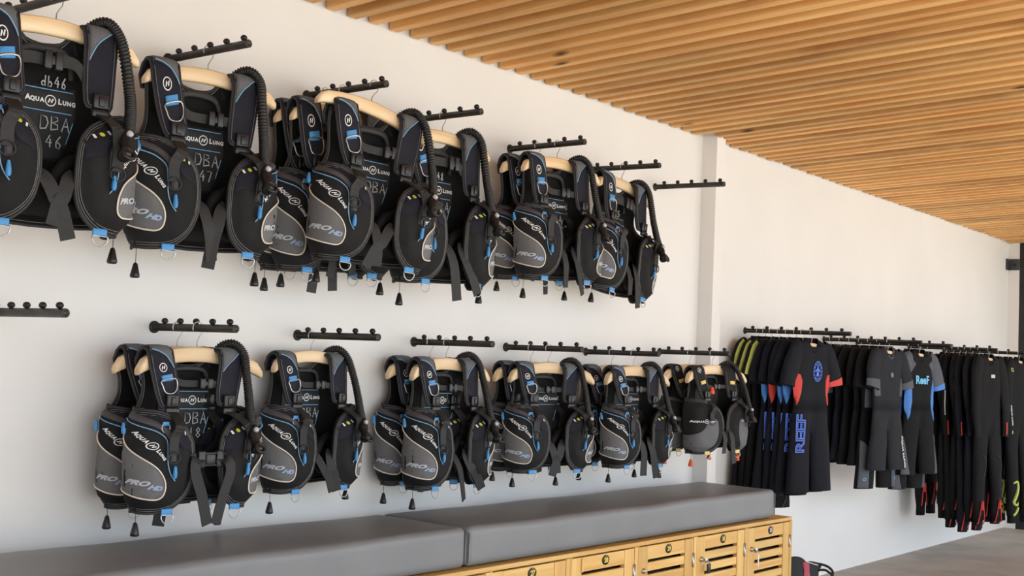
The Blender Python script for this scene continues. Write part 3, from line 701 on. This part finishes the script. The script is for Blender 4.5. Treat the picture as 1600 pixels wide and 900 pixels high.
cushion(1.0, 3.325, 'left grey vinyl bench cushion, running out of the photo'); cushion(3.337, 5.735, 'right grey vinyl bench cushion ending beside the column')
UW = .4905
bb = part('storage_bench', box(BX0, BX1-6*UW-.002, BF+.02, -.1, 0, BT-.019, .003), 'locker_wood', None, False); tag(bb, 'pine bench base below the left cushion', 'bench')
LK = [(31, 'white', 'tag'), (30, 'yellow', 'fob'), (29, 'yellow', 'lock'), (28, 'yellow', ''), (27, 'yellow', 'lock'), (None, '', '')]
slt = None
for k, (num, colr, lock) in enumerate(LK):
    x1 = BX1-k*UW; x0 = x1-UW+.001; cx = (x0+x1)/2; wv = x1-x0
    e = empty('locker', (cx, BF, 0)); hwd = wv/2; H = BT-.019
    lab = f'pine locker with slatted door numbered {num}' if num else 'pine locker at the bottom edge, left of number 27'
    lab += {31: ' in white, at the bench end', 30: ', a dark key fob hanging from its lock', 29: ', with a bare round lock', 28: ', without a lock', 27: ', leftmost of the numbered ones'}.get(num, '')
    tag(e, lab, 'locker', 'pine lockers under the bench')
    part('carcass', join([box(-hwd, -hwd+.018, .004, .465, 0, H), box(hwd-.018, hwd, .004, .465, 0, H), box(-hwd+.018, hwd-.018, .445, .465, 0, H), box(-hwd+.018, hwd-.018, .004, .445, 0, .05)]), 'locker_wood_upright', e, False)
    part('gap_shade', box(-hwd+.02, hwd-.02, .06, .07, .06, H-.01), 'inside_shade', e, False)  # dark sheet standing in for the shade behind the slat gaps
    part('frame_stile', box(hwd-.026, hwd, -.002, .02, 0, H, .002), 'locker_wood_upright', e, False)
    if k == 5 or True: part('frame_stile', box(-hwd, -hwd+.010, -.002, .02, 0, H, .002), 'locker_wood_upright', e, False)
    dl, drt = -hwd+.012, hwd-.029
    U = [(dl, .055), (drt, .055), (drt, H-.004), (drt-.070, H-.004), (drt-.070, .085), (dl+.068, .085), (dl+.068, H-.004), (dl, H-.004)]
    d = part('door', sheet(U, lambda x_, z_, q_: np.stack([np.asarray(x_, float), np.full(len(x_), -float(q_)), np.asarray(z_, float)], 1), 0, .022, 9), 'locker_wood_upright', e, False)
    part('panel', box(dl+.068, drt-.070, .002, .020, H-.062, H-.005, .002), 'locker_wood', d, False)
    if num == 28: part('panel_edge', box(dl+.062, dl+.074, -.006, 0, H-.062, H-.008, .002), 'locker_wood_upright', d, False)
    sw = drt-.070-(dl+.068); zz = H-.062-.013
    j = 0
    sm = pymesh('slat', *box(-sw/2, sw/2, .003, .019, -.036, 0, .002), smooth=False); sm.materials.append(MATS['locker_wood'])
    while zz-.036 > .087:
        link('slat', sm, None, d, ((dl+.068+drt-.070)/2, 0, zz)); zz -= .036+.0155; j += 1
    hg = join([tube([(0, 0, -.032), (0, 0, .032)], .004, 7), box(-.008, .008, -.001, .003, -.03, .03)])
    part('hinge', ([(v[0]+drt+.0015, v[1]-.003, v[2]+H-.10) for v in hg[0]], hg[1]), 'steel', d)
    if num:
        nx = .005; nz = H-.030
        ds = part('number_disc', lathe([(.020, 0), (.020, .003), (.0185, .004)], 24, Matrix.Translation((nx, .003, nz)) @ Matrix.Scale(1.3, 4, (1, 0, 0)) @ Matrix.Rotation(PI/2, 4, 'X')), 'disc_black', e)
        A, F = text2d(str(num), .027, 0, .04, space=.86)
        part('number', ([(nx+a*1.12, -.0022, nz-.001+b) for a, b in A], F), 'disc_yellow' if colr == 'yellow' else 'print_white', ds, False)
        part('number_mark', ([(nx-.003, -.0022, nz+.0145), (nx+.003, -.0022, nz+.0145), (nx, -.0022, nz+.0185)], [(0, 1, 2)]), 'disc_yellow' if colr == 'yellow' else 'print_white', ds, False)
    if lock:
        lx = dl+.033 if num != 27 else drt-.02; lz = H-.105
        lk = part('lock', lathe([(.0125, 0), (.0125, .004), (.009, .005), (.009, .014), (.006, .015)], 12, Matrix.Translation((lx, 0, lz)) @ Matrix.Rotation(PI/2, 4, 'X')), 'brass', e)
        if lock in ('tag', 'fob'):
            part('key', join([box(lx-.003, lx+.022, -.026, -.024, lz-.008, lz+.008, .001), tube([(lx+.024+.010*math.cos(a), -.026, lz-.018+.012*math.sin(a)) for a in np.linspace(0, 2*PI, 11)[:-1]], .0012, 5, closed=True)]), 'steel', lk)
            if lock == 'fob': part('key_fob', box(lx+.012, lx+.040, -.031, -.022, lz-.062, lz-.018, .003), 'plastic_black', lk)
            else: part('key_tag', box(lx+.020, lx+.030, -.028, -.025, lz-.082, lz-.022, .001), 'print_white', lk)

# ------------------------------------------------------------------ wetsuits
def make_suit(o, seed, kind, length, sleeve, base='neo_black'):
    """body, two legs, two sleeves, coloured panels wrapped on the front"""
    rnd = random.Random(seed*17+3); off3 = Vector((seed*2.3, seed*5.1, 0)); long = length > 1.1
    cz = -.62 if long else -.56                                        # crotch
    zs = np.array([-.036, -.046, -.060, -.080, -.115, -.18, -.26, -.34, -.42, -.50, cz])
    ws = np.array([.050, .080, .120, .158, .182, .184, .174, .160, .158, .170, .180])
    ts = np.array([.023, .024, .025, .026, .026, .027, .027, .026, .025, .026, .027])
    zs0, ws0, ts0 = zs, ws, ts
    def wz(z): return np.interp(-z, -zs0, ws0), np.interp(-z, -zs0, ts0)
    def nz(p, amp=.006, f=9): return amp*noise.noise(Vector((p[0]*f, p[1]*f, p[2]*f*.8))+off3)
    def yprof(x, z, w_, t_):
        b = np.clip((cz+.14-z)/.14, 0, 1); c = np.clip(np.abs(x)/w_, 0, 1)
        return (1-b)*t_*np.sqrt(np.clip(1-c*c, 0, 1))**.75+b*.028*np.sqrt(np.clip(1-(2*c-1)**2, 0, 1))
    n = 36; V = []; F = []
    zf = np.array(list(zs[:9])+[cz+.14, cz+.10, cz+.06, cz+.03, cz]); zf = np.array(sorted(set(zf.tolist()), reverse=True)); W0, T0 = wz(zf)
    zs, ws, ts = zf, W0, T0
    for i, z in enumerate(zs):
        for k in range(n):
            a = 2*PI*k/n; c, s = math.cos(a), math.sin(a)
            x = ws[i]*c; y = -math.copysign(yprof(x, z, ws[i], ts[i]), s) if abs(s) > 1e-6 else 0.0
            zz = z
            if i < 3 and s > .2: zz = z-(.074, .048, .020)[i]*(s**1.5)*max(0, 1-(abs(x)/.10)**2)   # scooped neck in front
            q = nz((x, y, zz)); V.append((x+q, y+q*1.6, zz))
    for i in range(len(zs)-1):
        for k in range(n): F.append((i*n+k, (i+1)*n+k, (i+1)*n+(k+1) % n, i*n+(k+1) % n))
    ze = -length
    if long: lp = [(cz, .090, .090, .028), (cz-.10, .095, .085, .029), (cz-.20, .098, .078, .034), (cz-.40, .100, .064, .032), (cz-.60, .100, .060, .030), (ze+.05, .098, .048, .028), (ze, .098, .050, .028)]
    else: lp = [(cz, .090, .090, .028), (cz-.10, .098, .092, .030), (ze+.03, .112, .094, .038), (ze, .114, .094, .038)]
    leg_y = {-1: rnd.uniform(-.012, .012), 1: rnd.uniform(-.012, .012)}; swing = {-1: rnd.uniform(-.02, .01), 1: rnd.uniform(-.01, .02)}
    la = np.array(lp)
    def legc(sg, z):
        cx = np.interp(-z, -la[:, 0], la[:, 1])*sg; w_ = np.interp(-z, -la[:, 0], la[:, 2]); t_ = np.interp(-z, -la[:, 0], la[:, 3])
        f = np.clip((cz-z)/.4, 0, 1); return cx+swing[sg]*f, w_, t_, leg_y[sg]*f
    legs = []
    for sg in (-1, 1):
        lv = []; lf = []; zz = []
        for a, b in zip(lp[:-1], lp[1:]):
            for t in np.linspace(0, 1, 4)[:-1]: zz.append(a[0]+(b[0]-a[0])*t)
        zz.append(ze)
        for z in zz:
            cx, w_, t_, yy = legc(sg, z)
            for k in range(16):
                an = 2*PI*k/16; x = cx+w_*math.cos(an); y = yy-t_*math.sin(an); q = nz((x, y, z)); lv.append((x+q, y+q*1.6, z))
        for i in range(len(zz)-1):
            for k in range(16): lf.append((i*16+k, (i+1)*16+k, (i+1)*16+(k+1) % 16, i*16+(k+1) % 16))
        legs.append((lv, lf))
    part('body', (V, F), base, o)
    for sg, lg in zip((-1, 1), legs): part('leg', lg, base, o)
    # sleeves
    aw = {}
    for sg in (-1, 1):
        sp = rnd.uniform(.9, 1.1); fy = rnd.uniform(-.01, .01)
        if sleeve == 'short': C = [(sg*.105, 0, -.088), (sg*.150, -.003, -.115), (sg*.185, -.006+fy*.4, -.18), (sg*.207*sp, -.010+fy, -.25), (sg*.216*sp, -.012+fy, -.295)]; r = [.050, .064, .066, .064, .062]
        else: C = [(sg*.105, 0, -.088), (sg*.150, -.003, -.115), (sg*.182, -.006, -.19), (sg*.195, -.014+fy*.4, -.31), (sg*.192*sp, -.022+fy, -.44), (sg*.184*sp, -.028+fy, -.55), (sg*.180*sp, -.03+fy, -.62)]; r = [.052, .066, .064, .056, .048, .041, .038]
        Cc = catmull(C, 4); rr = np.interp(np.linspace(0, 1, len(Cc)), np.linspace(0, 1, len(r)), r); sv = []; sf = []; m = 14
        T = np.gradient(Cc, axis=0); T /= np.linalg.norm(T, axis=1)[:, None]
        for i in range(len(Cc)):
            t = Vector(tuple(T[i])); yv = Vector((0, 1, 0)); yv = (yv-t*yv.dot(t)).normalized(); xv = yv.cross(t)*1
            for k in range(m):
                an = 2*PI*k/m; p = Vector(tuple(Cc[i]))+xv*rr[i]*math.cos(an)-yv*rr[i]*.40*math.sin(an); q = nz(p, .007, 13); sv.append(tuple(p+Vector((q, q, q))))
        for i in range(len(Cc)-1):
            for k in range(m): sf.append((i*m+k, (i+1)*m+k, (i+1)*m+(k+1) % m, i*m+(k+1) % m))
        smat = {'reefblue': 'neo_grey', 'greypanel': 'neo_charcoal'}.get(kind, base)
        sl = part('sleeve', (sv, sf), smat, o)
        def wsl(v, u, d, Cc=Cc, T=T, rr=rr):
            """on the sleeve: v angle, u 0..1 along"""
            out = []; L_ = len(Cc)-1
            for a, uu in zip(np.atleast_1d(v), np.atleast_1d(u)):
                f = max(0, min(.9999, uu))*L_; i = int(f); g = f-i
                c = Vector(tuple(Cc[i]*(1-g)+Cc[i+1]*g)); t = Vector(tuple(T[i]*(1-g)+T[i+1]*g)).normalized(); r_ = rr[i]*(1-g)+rr[i+1]*g
                yv = Vector((0, 1, 0)); yv = (yv-t*yv.dot(t)).normalized(); xv = yv.cross(t)
                p = c+xv*(r_)*math.cos(a)-yv*(r_*.40)*math.sin(a); q = nz(p, .007, 13); nn = (xv*math.cos(a)*.62-yv*math.sin(a)).normalized()
                out.append(tuple(p+Vector((q, q, q))+nn*d))
            return np.array(out)
        aw[sg] = (sl, wsl)
    def wfr(x, z, d):
        x = np.asarray(x, float); z = np.asarray(z, float); w_, t_ = wz(z); c = np.clip(x/w_, -.998, .998); s = np.sqrt(1-c*c)
        y = -yprof(x, z, w_, t_); q = np.array([nz((a, b, c_)) for a, b, c_ in zip(x, y, z)])
        return np.stack([x+q+c*d, y+q*1.6-np.maximum(s, .35)*d-d*.5, z], 1)
    def wleg(sg):
        def f(x, z, d):
            x = np.asarray(x, float); z = np.asarray(z, float); cx, w_, t_, yy = legc(sg, z); c = np.clip(x/w_, -.995, .995); s = np.sqrt(1-c*c)
            X = cx+w_*c; y = yy-t_*s; q = np.array([nz((a, b, e)) for a, b, e in zip(X, y, z)])
            return np.stack([X+q+c*d, y+q*1.6-np.maximum(s, .3)*d-d*.5, z], 1)
        return f
    def panel(name, pts, m, warp, d=.0035, step=.02): 
        A = np.array(pts); ar = .5*np.sum(A[:, 0]*np.roll(A[:, 1], -1)-np.roll(A[:, 0], -1)*A[:, 1])
        return part(name, sheet(pts if ar > 0 else pts[::-1], warp, d, .005, step, False), m, o)
    def band(sg, a0, a1, u0, u1, m, name='sleeve_panel', d=.003):
        sl, wsl = aw[sg]; g = [(a, u) for u in np.linspace(u0, u1, 7) for a in np.linspace(a0, a1, 15)]
        VV = wsl([p[0] for p in g], [p[1] for p in g], d); FF = [(j*15+i, j*15+i+1, (j+1)*15+i+1, (j+1)*15+i) for j in range(6) for i in range(14)]
        part(name, ([tuple(v) for v in VV], FF), m, sl)
    collar = catmull([(.052*math.cos(a), -.036*math.sin(a)) for a in np.linspace(0, 2*PI, 13)[:-1]], 2, True)
    cp = [(p[0]*.98, p[1]*.68, -.035-(.074*(max(0, -p[1])/.036)**1.5)) for p in collar]
    part('collar', tube(cp, .006, 6, closed=True), 'neo_grey' if kind == 'greypanel' else base, o)
    if kind == 'reef':
        for sg in (-1, 1):
            panel('side_panel', [(sg*.180, -.225), (sg*.128, -.235), (sg*.112, -.27), (sg*.118, -.33), (sg*.138, -.385), (sg*.150, -.405), (sg*.160, -.36), (sg*.173, -.28)], 'neo_red' if seed in (5, 8) else 'neo_blue', wfr)
            if seed == 8 and sg > 0: band(sg, -PI*.1, PI*.8, .78, .99, 'neo_red', 'cuff')
        em = join2d([ring2d(.047, .050, 28), ring2d(.034, .0365, 28)]+[sh(poly2d([(-.004, -.004), (.004, -.004), (.005, .004), (-.003, .004)]), .0415*math.cos(a), .0415*math.sin(a)) for a in np.linspace(0, 2*PI, 15)[:-1]]
            + [sh(ring2d(.001, .011, 12), 0, .008), sh(poly2d([(-.016, -.024), (.016, -.024), (.010, -.002), (-.010, -.002)]), 0, 0), sh(poly2d([(-.028, -.004), (-.012, .0), (-.013, .012), (-.024, .008)]), 0, 0), sh(poly2d([(.012, .0), (.028, -.004), (.024, .008), (.013, .012)]), 0, 0), sh(poly2d([(-.005, .017), (.005, .017), (.009, .028), (-.009, .028)]), 0, 0)])
        part('round_emblem', decal((em[0]*np.array([.85, 1.15]), em[1]), wfr, (.022, -.215), 0, .0045), 'print_blue', o, False)
        W1 = wleg(-1); T = text2d('REEF', .098, 0, .0, .028, .92)
        A, F_ = T; P = np.stack([-A[:, 1], A[:, 0]], 1)
        def wlt(x, z, d):
            r = np.where(z[:, None] > cz+.02, wfr(x-.085, z, d), W1(x, z, d)); return r
        part('leg_lettering', decal((P*np.array([.85, 1.12]), F_), lambda x, z, d: W1(np.asarray(x), np.asarray(z), d), (-.036, cz+.0), 0, .009), 'print_blue', o, False)
    if kind == 'reefblue':
        for sg in (-1, 1):
            panel('side_panel', [(sg*.176, -.20), (sg*.135, -.22), (sg*.118, -.30), (sg*.112, -.38), (sg*.128, -.46), (sg*.150, -.50), (sg*.168, -.40), (sg*.172, -.30)], 'neo_blue', wfr)
            W1 = wleg(sg); panel('hem_panel', [(sg*.088, cz-.03), (sg*.04, ze+.06), (sg*.02, ze+.004), (sg*.088, ze+.004)], 'neo_grey', W1)
            band(sg, 0, 2*PI, .80, .99, 'neo_blue', 'cuff')
        panel('shoulder_panel', [(-.165, -.135), (-.10, -.105), (-.075, -.13), (-.12, -.18), (-.175, -.205)], 'neo_grey', wfr); panel('shoulder_panel', [(.165, -.135), (.10, -.105), (.075, -.13), (.12, -.18), (.175, -.205)], 'neo_grey', wfr)
        part('chest_lettering', decal(text2d('ReeF', .075, 0, .03), wfr, (-.008, -.235), 0, .0045), 'print_cyan', o, False)
    if kind == 'greypanel':
        for sg in (-1, 1):
            panel('side_panel', [(sg*.182, -.17), (sg*.140, -.20), (sg*.120, -.27), (sg*.110, -.34), (sg*.155, -.345), (sg*.170, -.28)], 'neo_grey', wfr)
            band(sg, 0, 2*PI, .72, .98, 'neo_grey', 'cuff')
        T = text2d('AQUA LUNG', .034, 0, .03); W1 = wleg(1); A = np.stack([T[0][:, 1], -T[0][:, 0]], 1)
        part('leg_lettering', decal((A, T[1]), W1, (.045, (cz+ze)/2-.01), 0, .0045), 'print_white', o, False)
        part('chest_emblem', decal(emblem(.014), wfr, (0, -.21), 0, .0045), 'print_silver', o, False)
    if kind == 'lime':
        for sg in (-1, 1):
            band(sg, PI*.52 if sg > 0 else PI*.15, PI*.85 if sg > 0 else PI*.48, .16, .80 if sleeve == 'short' else .42, 'neo_lime')
            band(sg, PI*.46 if sg > 0 else PI*.5, PI*.5 if sg > 0 else PI*.54, .12, .85 if sleeve == 'short' else .44, 'print_white', 'sleeve_piping')
            W1 = wleg(sg); P = catmull([(.03*sg, cz+.02), (.055*sg, cz-.2), (.02*sg, cz-.36), (-.03*sg, cz-.44)], 5); part('leg_piping', tube(W1(P[:, 0], P[:, 1], .004), .003, 4), 'neo_grey', o)
    if kind == 'hem':
        for sg in (-1, 1):
            W1 = wleg(sg); panel('hem_panel', [(sg*.088, cz-.06), (sg*.02, cz-.1), (sg*.01, ze+.004), (sg*.088, ze+.004)], 'neo_grey', W1)
            part('hem_print', decal((ring2d(.006, .009, 12)[0]*np.array([1.4, 1]), ring2d(.006, .009, 12)[1]), W1, (.05*sg, ze+.06), 0, .006), 'print_cyan', o, False)
        panel('midriff_panel', [(-.150, -.30), (-.05, -.32), (-.05, -.42), (-.150, -.42)], 'neo_grey', wfr)
    if kind == 'redfront':
        part('chest_print', decal(poly2d([(-.025, -.012), (.025, -.012), (.025, .012), (-.025, .012)]), wfr, (.01, -.19), 0, .0045), 'print_silver', o, False)
    if kind in ('red', 'redshort', 'redfront'):
        for sg in (-1, 1):
            W1 = wleg(sg); h = .17
            for a, b in ((-.018, -.042), (-.006, .044)):
                P = catmull([(a, ze+h), ((a+b)/2, ze+h*.5), (b, ze+.01)], 4); part('ankle_zip', tube(W1(P[:, 0], P[:, 1], .004), .0042, 5), 'neo_red', o)
            P = catmull([(-.012, ze+h+.005), (-.012, ze+h-.06)], 3); part('ankle_zip', tube(W1(P[:, 0], P[:, 1], .005), .011, 5), 'neo_red', o)
            P = catmull([(-.02, cz+.0-.12), (.02, cz-.16), (.03, cz-.22), (.0, cz-.28)], 4); part('knee_print', tube(W1(P[:, 0], P[:, 1], .003), .002, 4), 'neo_grey', o)
            u = rnd.uniform(.66, .80)
            if rnd.random() < .7: band(sg, PI*.38, PI*.46, u, min(.99, u+rnd.uniform(.14, .26)), 'neo_red', 'wrist_stripe')
            if kind == 'red' and rnd.random() < .5: band(sg, PI*.22, PI*.28, u-.28, u-.06, 'print_silver', 'elbow_stripe')
    if kind == 'limelong':
        for sg in (-1, 1):
            W1 = wleg(sg)
            P = catmull([(-.035, ze+.30), (.012, ze+.31), (.026, ze+.26), (-.012, ze+.19), (-.028, ze+.155), (.005, ze+.135), (.034, ze+.15)], 5); rr = .006+.007*np.sin(np.linspace(0, PI, len(P)))
            part('ankle_swirl', tube(W1(P[:, 0], P[:, 1], .002), .008, 6, rad=rr), 'neo_lime', o)
            P = catmull([(.034, ze+.115), (.005, ze+.085), (-.03, ze+.06)], 5); part('ankle_swirl', tube(W1(P[:, 0], P[:, 1], .002), .010, 6), 'neo_lime', o)
            T = text2d('AQUA LUNG', .022, 0, .03); sl, wsl = aw[sg]
            part('sleeve_lettering', decal((np.stack([T[0][:, 1]*22, T[0][:, 0]*1.6], 1), T[1]), wsl, (PI*.5, .72), 0, .004), 'print_white', sl, False)
            part('sleeve_emblem', decal((ring2d(.6, 1)[0]*np.array([.35, .03]), ring2d(.6, 1)[1]), wsl, (PI*.5, .22), 0, .004), 'neo_lime', sl, False)
            band(sg, PI*.45, PI*.55, .90, .96, 'neo_lime', 'wrist_mark')
    if kind == 'plain':
        T = text2d('AQUA LUNG', .030, 0, .03); W1 = wleg(1); A = np.stack([T[0][:, 1], -T[0][:, 0]], 1)
        part('leg_lettering', decal((A, T[1]), W1, (.06, (cz+ze)/2), 0, .0045), 'print_white', o, False)
        part('chest_emblem', decal(emblem(.013), wfr, (.05, -.20), 0, .0045), 'print_silver', o, False)

SUITS = [  # bar, offset, kind, length, sleeve, base, label
 ('W1', .085, 'lime', 1.0, 'short', 'neo_black', 'wetsuit with lime shoulder panels nearest the wall, left of the shorties'),
 ('W1', .125, 'lime', 1.0, 'short', 'neo_black', 'middle wetsuit of the three with lime shoulder panels'),
 ('W1', .165, 'lime', 1.0, 'short', 'neo_black', 'front wetsuit of the three with lime shoulder panels'),
 ('W1', .215, 'reef', .88, 'short', 'neo_navy', 'rearmost shorty of the row with blue block letters'),
 ('W1', .265, 'reef', .92, 'short', 'neo_navy', 'second shorty from the wall in the row with blue block letters'),
 ('W1', .315, 'reef', .88, 'short', 'neo_navy', 'middle shorty of the row with blue block letters'),
 ('W1', .36, 'reef', .89, 'short', 'neo_navy', 'shorty just behind the one with the round blue emblem'),
 ('W1', .415, 'reef', .88, 'short', 'neo_navy', 'front shorty wetsuit with round blue chest emblem and red underarm'),
 ('W2', .05, 'plain', .78, 'short', 'neo_navy', 'navy shorty wetsuit nearest the wall, behind the red cuff'),
 ('W2', .115, 'greypanel', .78, 'short', 'neo_navy', 'grey-collared navy shorty just right of the round emblem'),
 ('W2', .18, 'plain', .76, 'short', 'neo_navy', 'navy shorty wetsuit left of the striped cuffs'),
 ('W2', .245, 'plain', .78, 'short', 'neo_black', 'black shorty hanging third from the front grey-collared one'),
 ('W2', .305, 'plain', .78, 'short', 'neo_black', 'black shorty with grey midriff second from the front grey-collared one'),
 ('W2', .365, 'hem', .92, 'short', 'neo_black', 'black wetsuit with grey knee panels showing below the grey-collared one'),
 ('W2', .43, 'greypanel', .80, 'short', 'neo_charcoal', 'front charcoal shorty with grey collar and side panels'),
 ('W3', .37, 'reefblue', .95, 'short', 'neo_black', 'longer blue-sided wetsuit behind the front blue-sided one'),
 ('W3', .435, 'reefblue', .85, 'short', 'neo_black', 'black shorty with sky blue side panels and chest lettering'),
 ('W4', .275, 'plain', .83, 'long', 'neo_black', 'black wetsuit with white leg lettering right of the blue-sided one'),
 ('W4', .09, 'red', 1.02, 'long', 'neo_black', 'long black wetsuit with red ankle zips, nearest the wall'),
 ('W4', .15, 'red', 1.16, 'long', 'neo_black', 'second long black wetsuit with red ankle zips from the wall'),
 ('W4', .33, 'red', 1.17, 'long', 'neo_black', 'third long black wetsuit with red ankle zips from the wall'),
 ('W4', .375, 'red', 1.28, 'long', 'neo_black', 'fourth long black wetsuit with red ankle zips from the wall'),
 ('W4', .42, 'red', 1.16, 'long', 'neo_black', 'fifth long black wetsuit with red ankle zips from the wall'),
 ('W4', .465, 'red', 1.30, 'long', 'neo_navy', 'long navy wetsuit with red ankle zips, lowest hem of its row'),
 ('W4', .515, 'red', 1.20, 'long', 'neo_navy', 'long navy wetsuit with red ankle zips, second from the front'),
 ('W4', .585, 'redfront', 1.24, 'long', 'neo_black', 'long black wetsuit with small white chest print before the lime ones'),
 ('W5', .36, 'limelong', 1.27, 'long', 'neo_black', 'long black wetsuit with lime ankle swirls, hindmost of four'),
 ('W5', .43, 'limelong', 1.29, 'long', 'neo_black', 'second from the wall of the long wetsuits with lime swirls'),
 ('W5', .50, 'limelong', 1.28, 'long', 'neo_black', 'third from the wall of the long wetsuits with lime swirls'),
 ('W5', .58, 'limelong', 1.28, 'long', 'neo_black', 'front long wetsuit with lime ankle swirls at the right edge'),
]
rs = random.Random(5)
for i, (bk_, off, kind, ln, slv, base, lb) in enumerate(SUITS):
    yw = -9+rs.uniform(-3, 3)
    hang(bk_, off, yw, 0, 'wooden hanger inside the '+lb, 'wooden hangers for the wetsuits', 1, HS)
    x, z, tilt = BARS[bk_]
    o = empty('wetsuit', (x, -off, z-off*math.sin(tilt)), math.radians(yw)); tag(o, lb, 'wetsuit', 'wetsuits hanging by the far wall')
    make_suit(o, i+1, kind, ln, slv, base)

# ------------------------------------------------------------------ swim fin by the locker end
fe = empty('swim_fin', (6.85, -.22, 0.0)); tag(fe, 'black swim fin with pink foot pocket beside the locker end', 'swim fin')
def fin_rot(V): 
    R_ = Matrix.Rotation(-1.0, 3, 'Z') @ Matrix.Rotation(.12, 3, 'Y') @ Matrix.Rotation(-.25, 3, 'X'); return [tuple((R_ @ Vector(v))*.66+Vector((0, 0, .135))) for v in V]
wf = lambda x, z, d: np.stack([np.asarray(x, float), np.full(len(np.asarray(x)), -float(d))+.02*np.sin(np.asarray(x, float)*9), np.asarray(z, float)], 1)
def finpart(nm, pts, m, d, th, parent=fe):
    v, f = sheet([tuple(p) for p in catmull(pts, 3, True)], wf, d, th, .03); return part(nm, (fin_rot(v), f), m, parent)
finpart('foot_pocket', [(-.20, -.09), (-.20, .06), (-.10, .10), (-.03, .07), (0, .0), (-.03, -.08), (-.12, -.11)], 'fin_black', .035, .06)
finpart('pink_insert', [(-.06, .055), (.0, .055), (.012, -.02), (.03, -.09), (-.03, -.09), (-.035, -.02)], 'pink', .042, .01)
finpart('blade', [(-.02, .07), (.08, .085), (.12, .07), (.10, .0), (.10, -.08), (.02, -.10), (-.02, -.05)], 'fin_black', .012, .02)
for pts in ([(.10, .075), (.17, .065), (.215, .035), (.225, .0)], [(.10, .02), (.15, .03), (.19, .015), (.225, .0)], [(.10, -.075), (.15, -.06), (.20, -.03), (.225, .0)]):
    P = catmull(pts, 4); v, f = tube([(p[0], 0, p[1]) for p in P], .012, 6); part('rib', (fin_rot(v), f), 'fin_black', fe)
P = catmull([(-.03, .07), (.02, .062), (.08, .055)], 3); v, f = tube([(p[0], -.045, p[1]) for p in P], .005, 5); part('strap', (fin_rot(v), f), 'print_white', fe)
P = catmull([(-.18, -.08), (-.1, -.125), (-.04, -.14)], 3); v, f = tube([(p[0], -.045, p[1]) for p in P], .005, 5); part('strap', (fin_rot(v), f), 'print_white', fe)
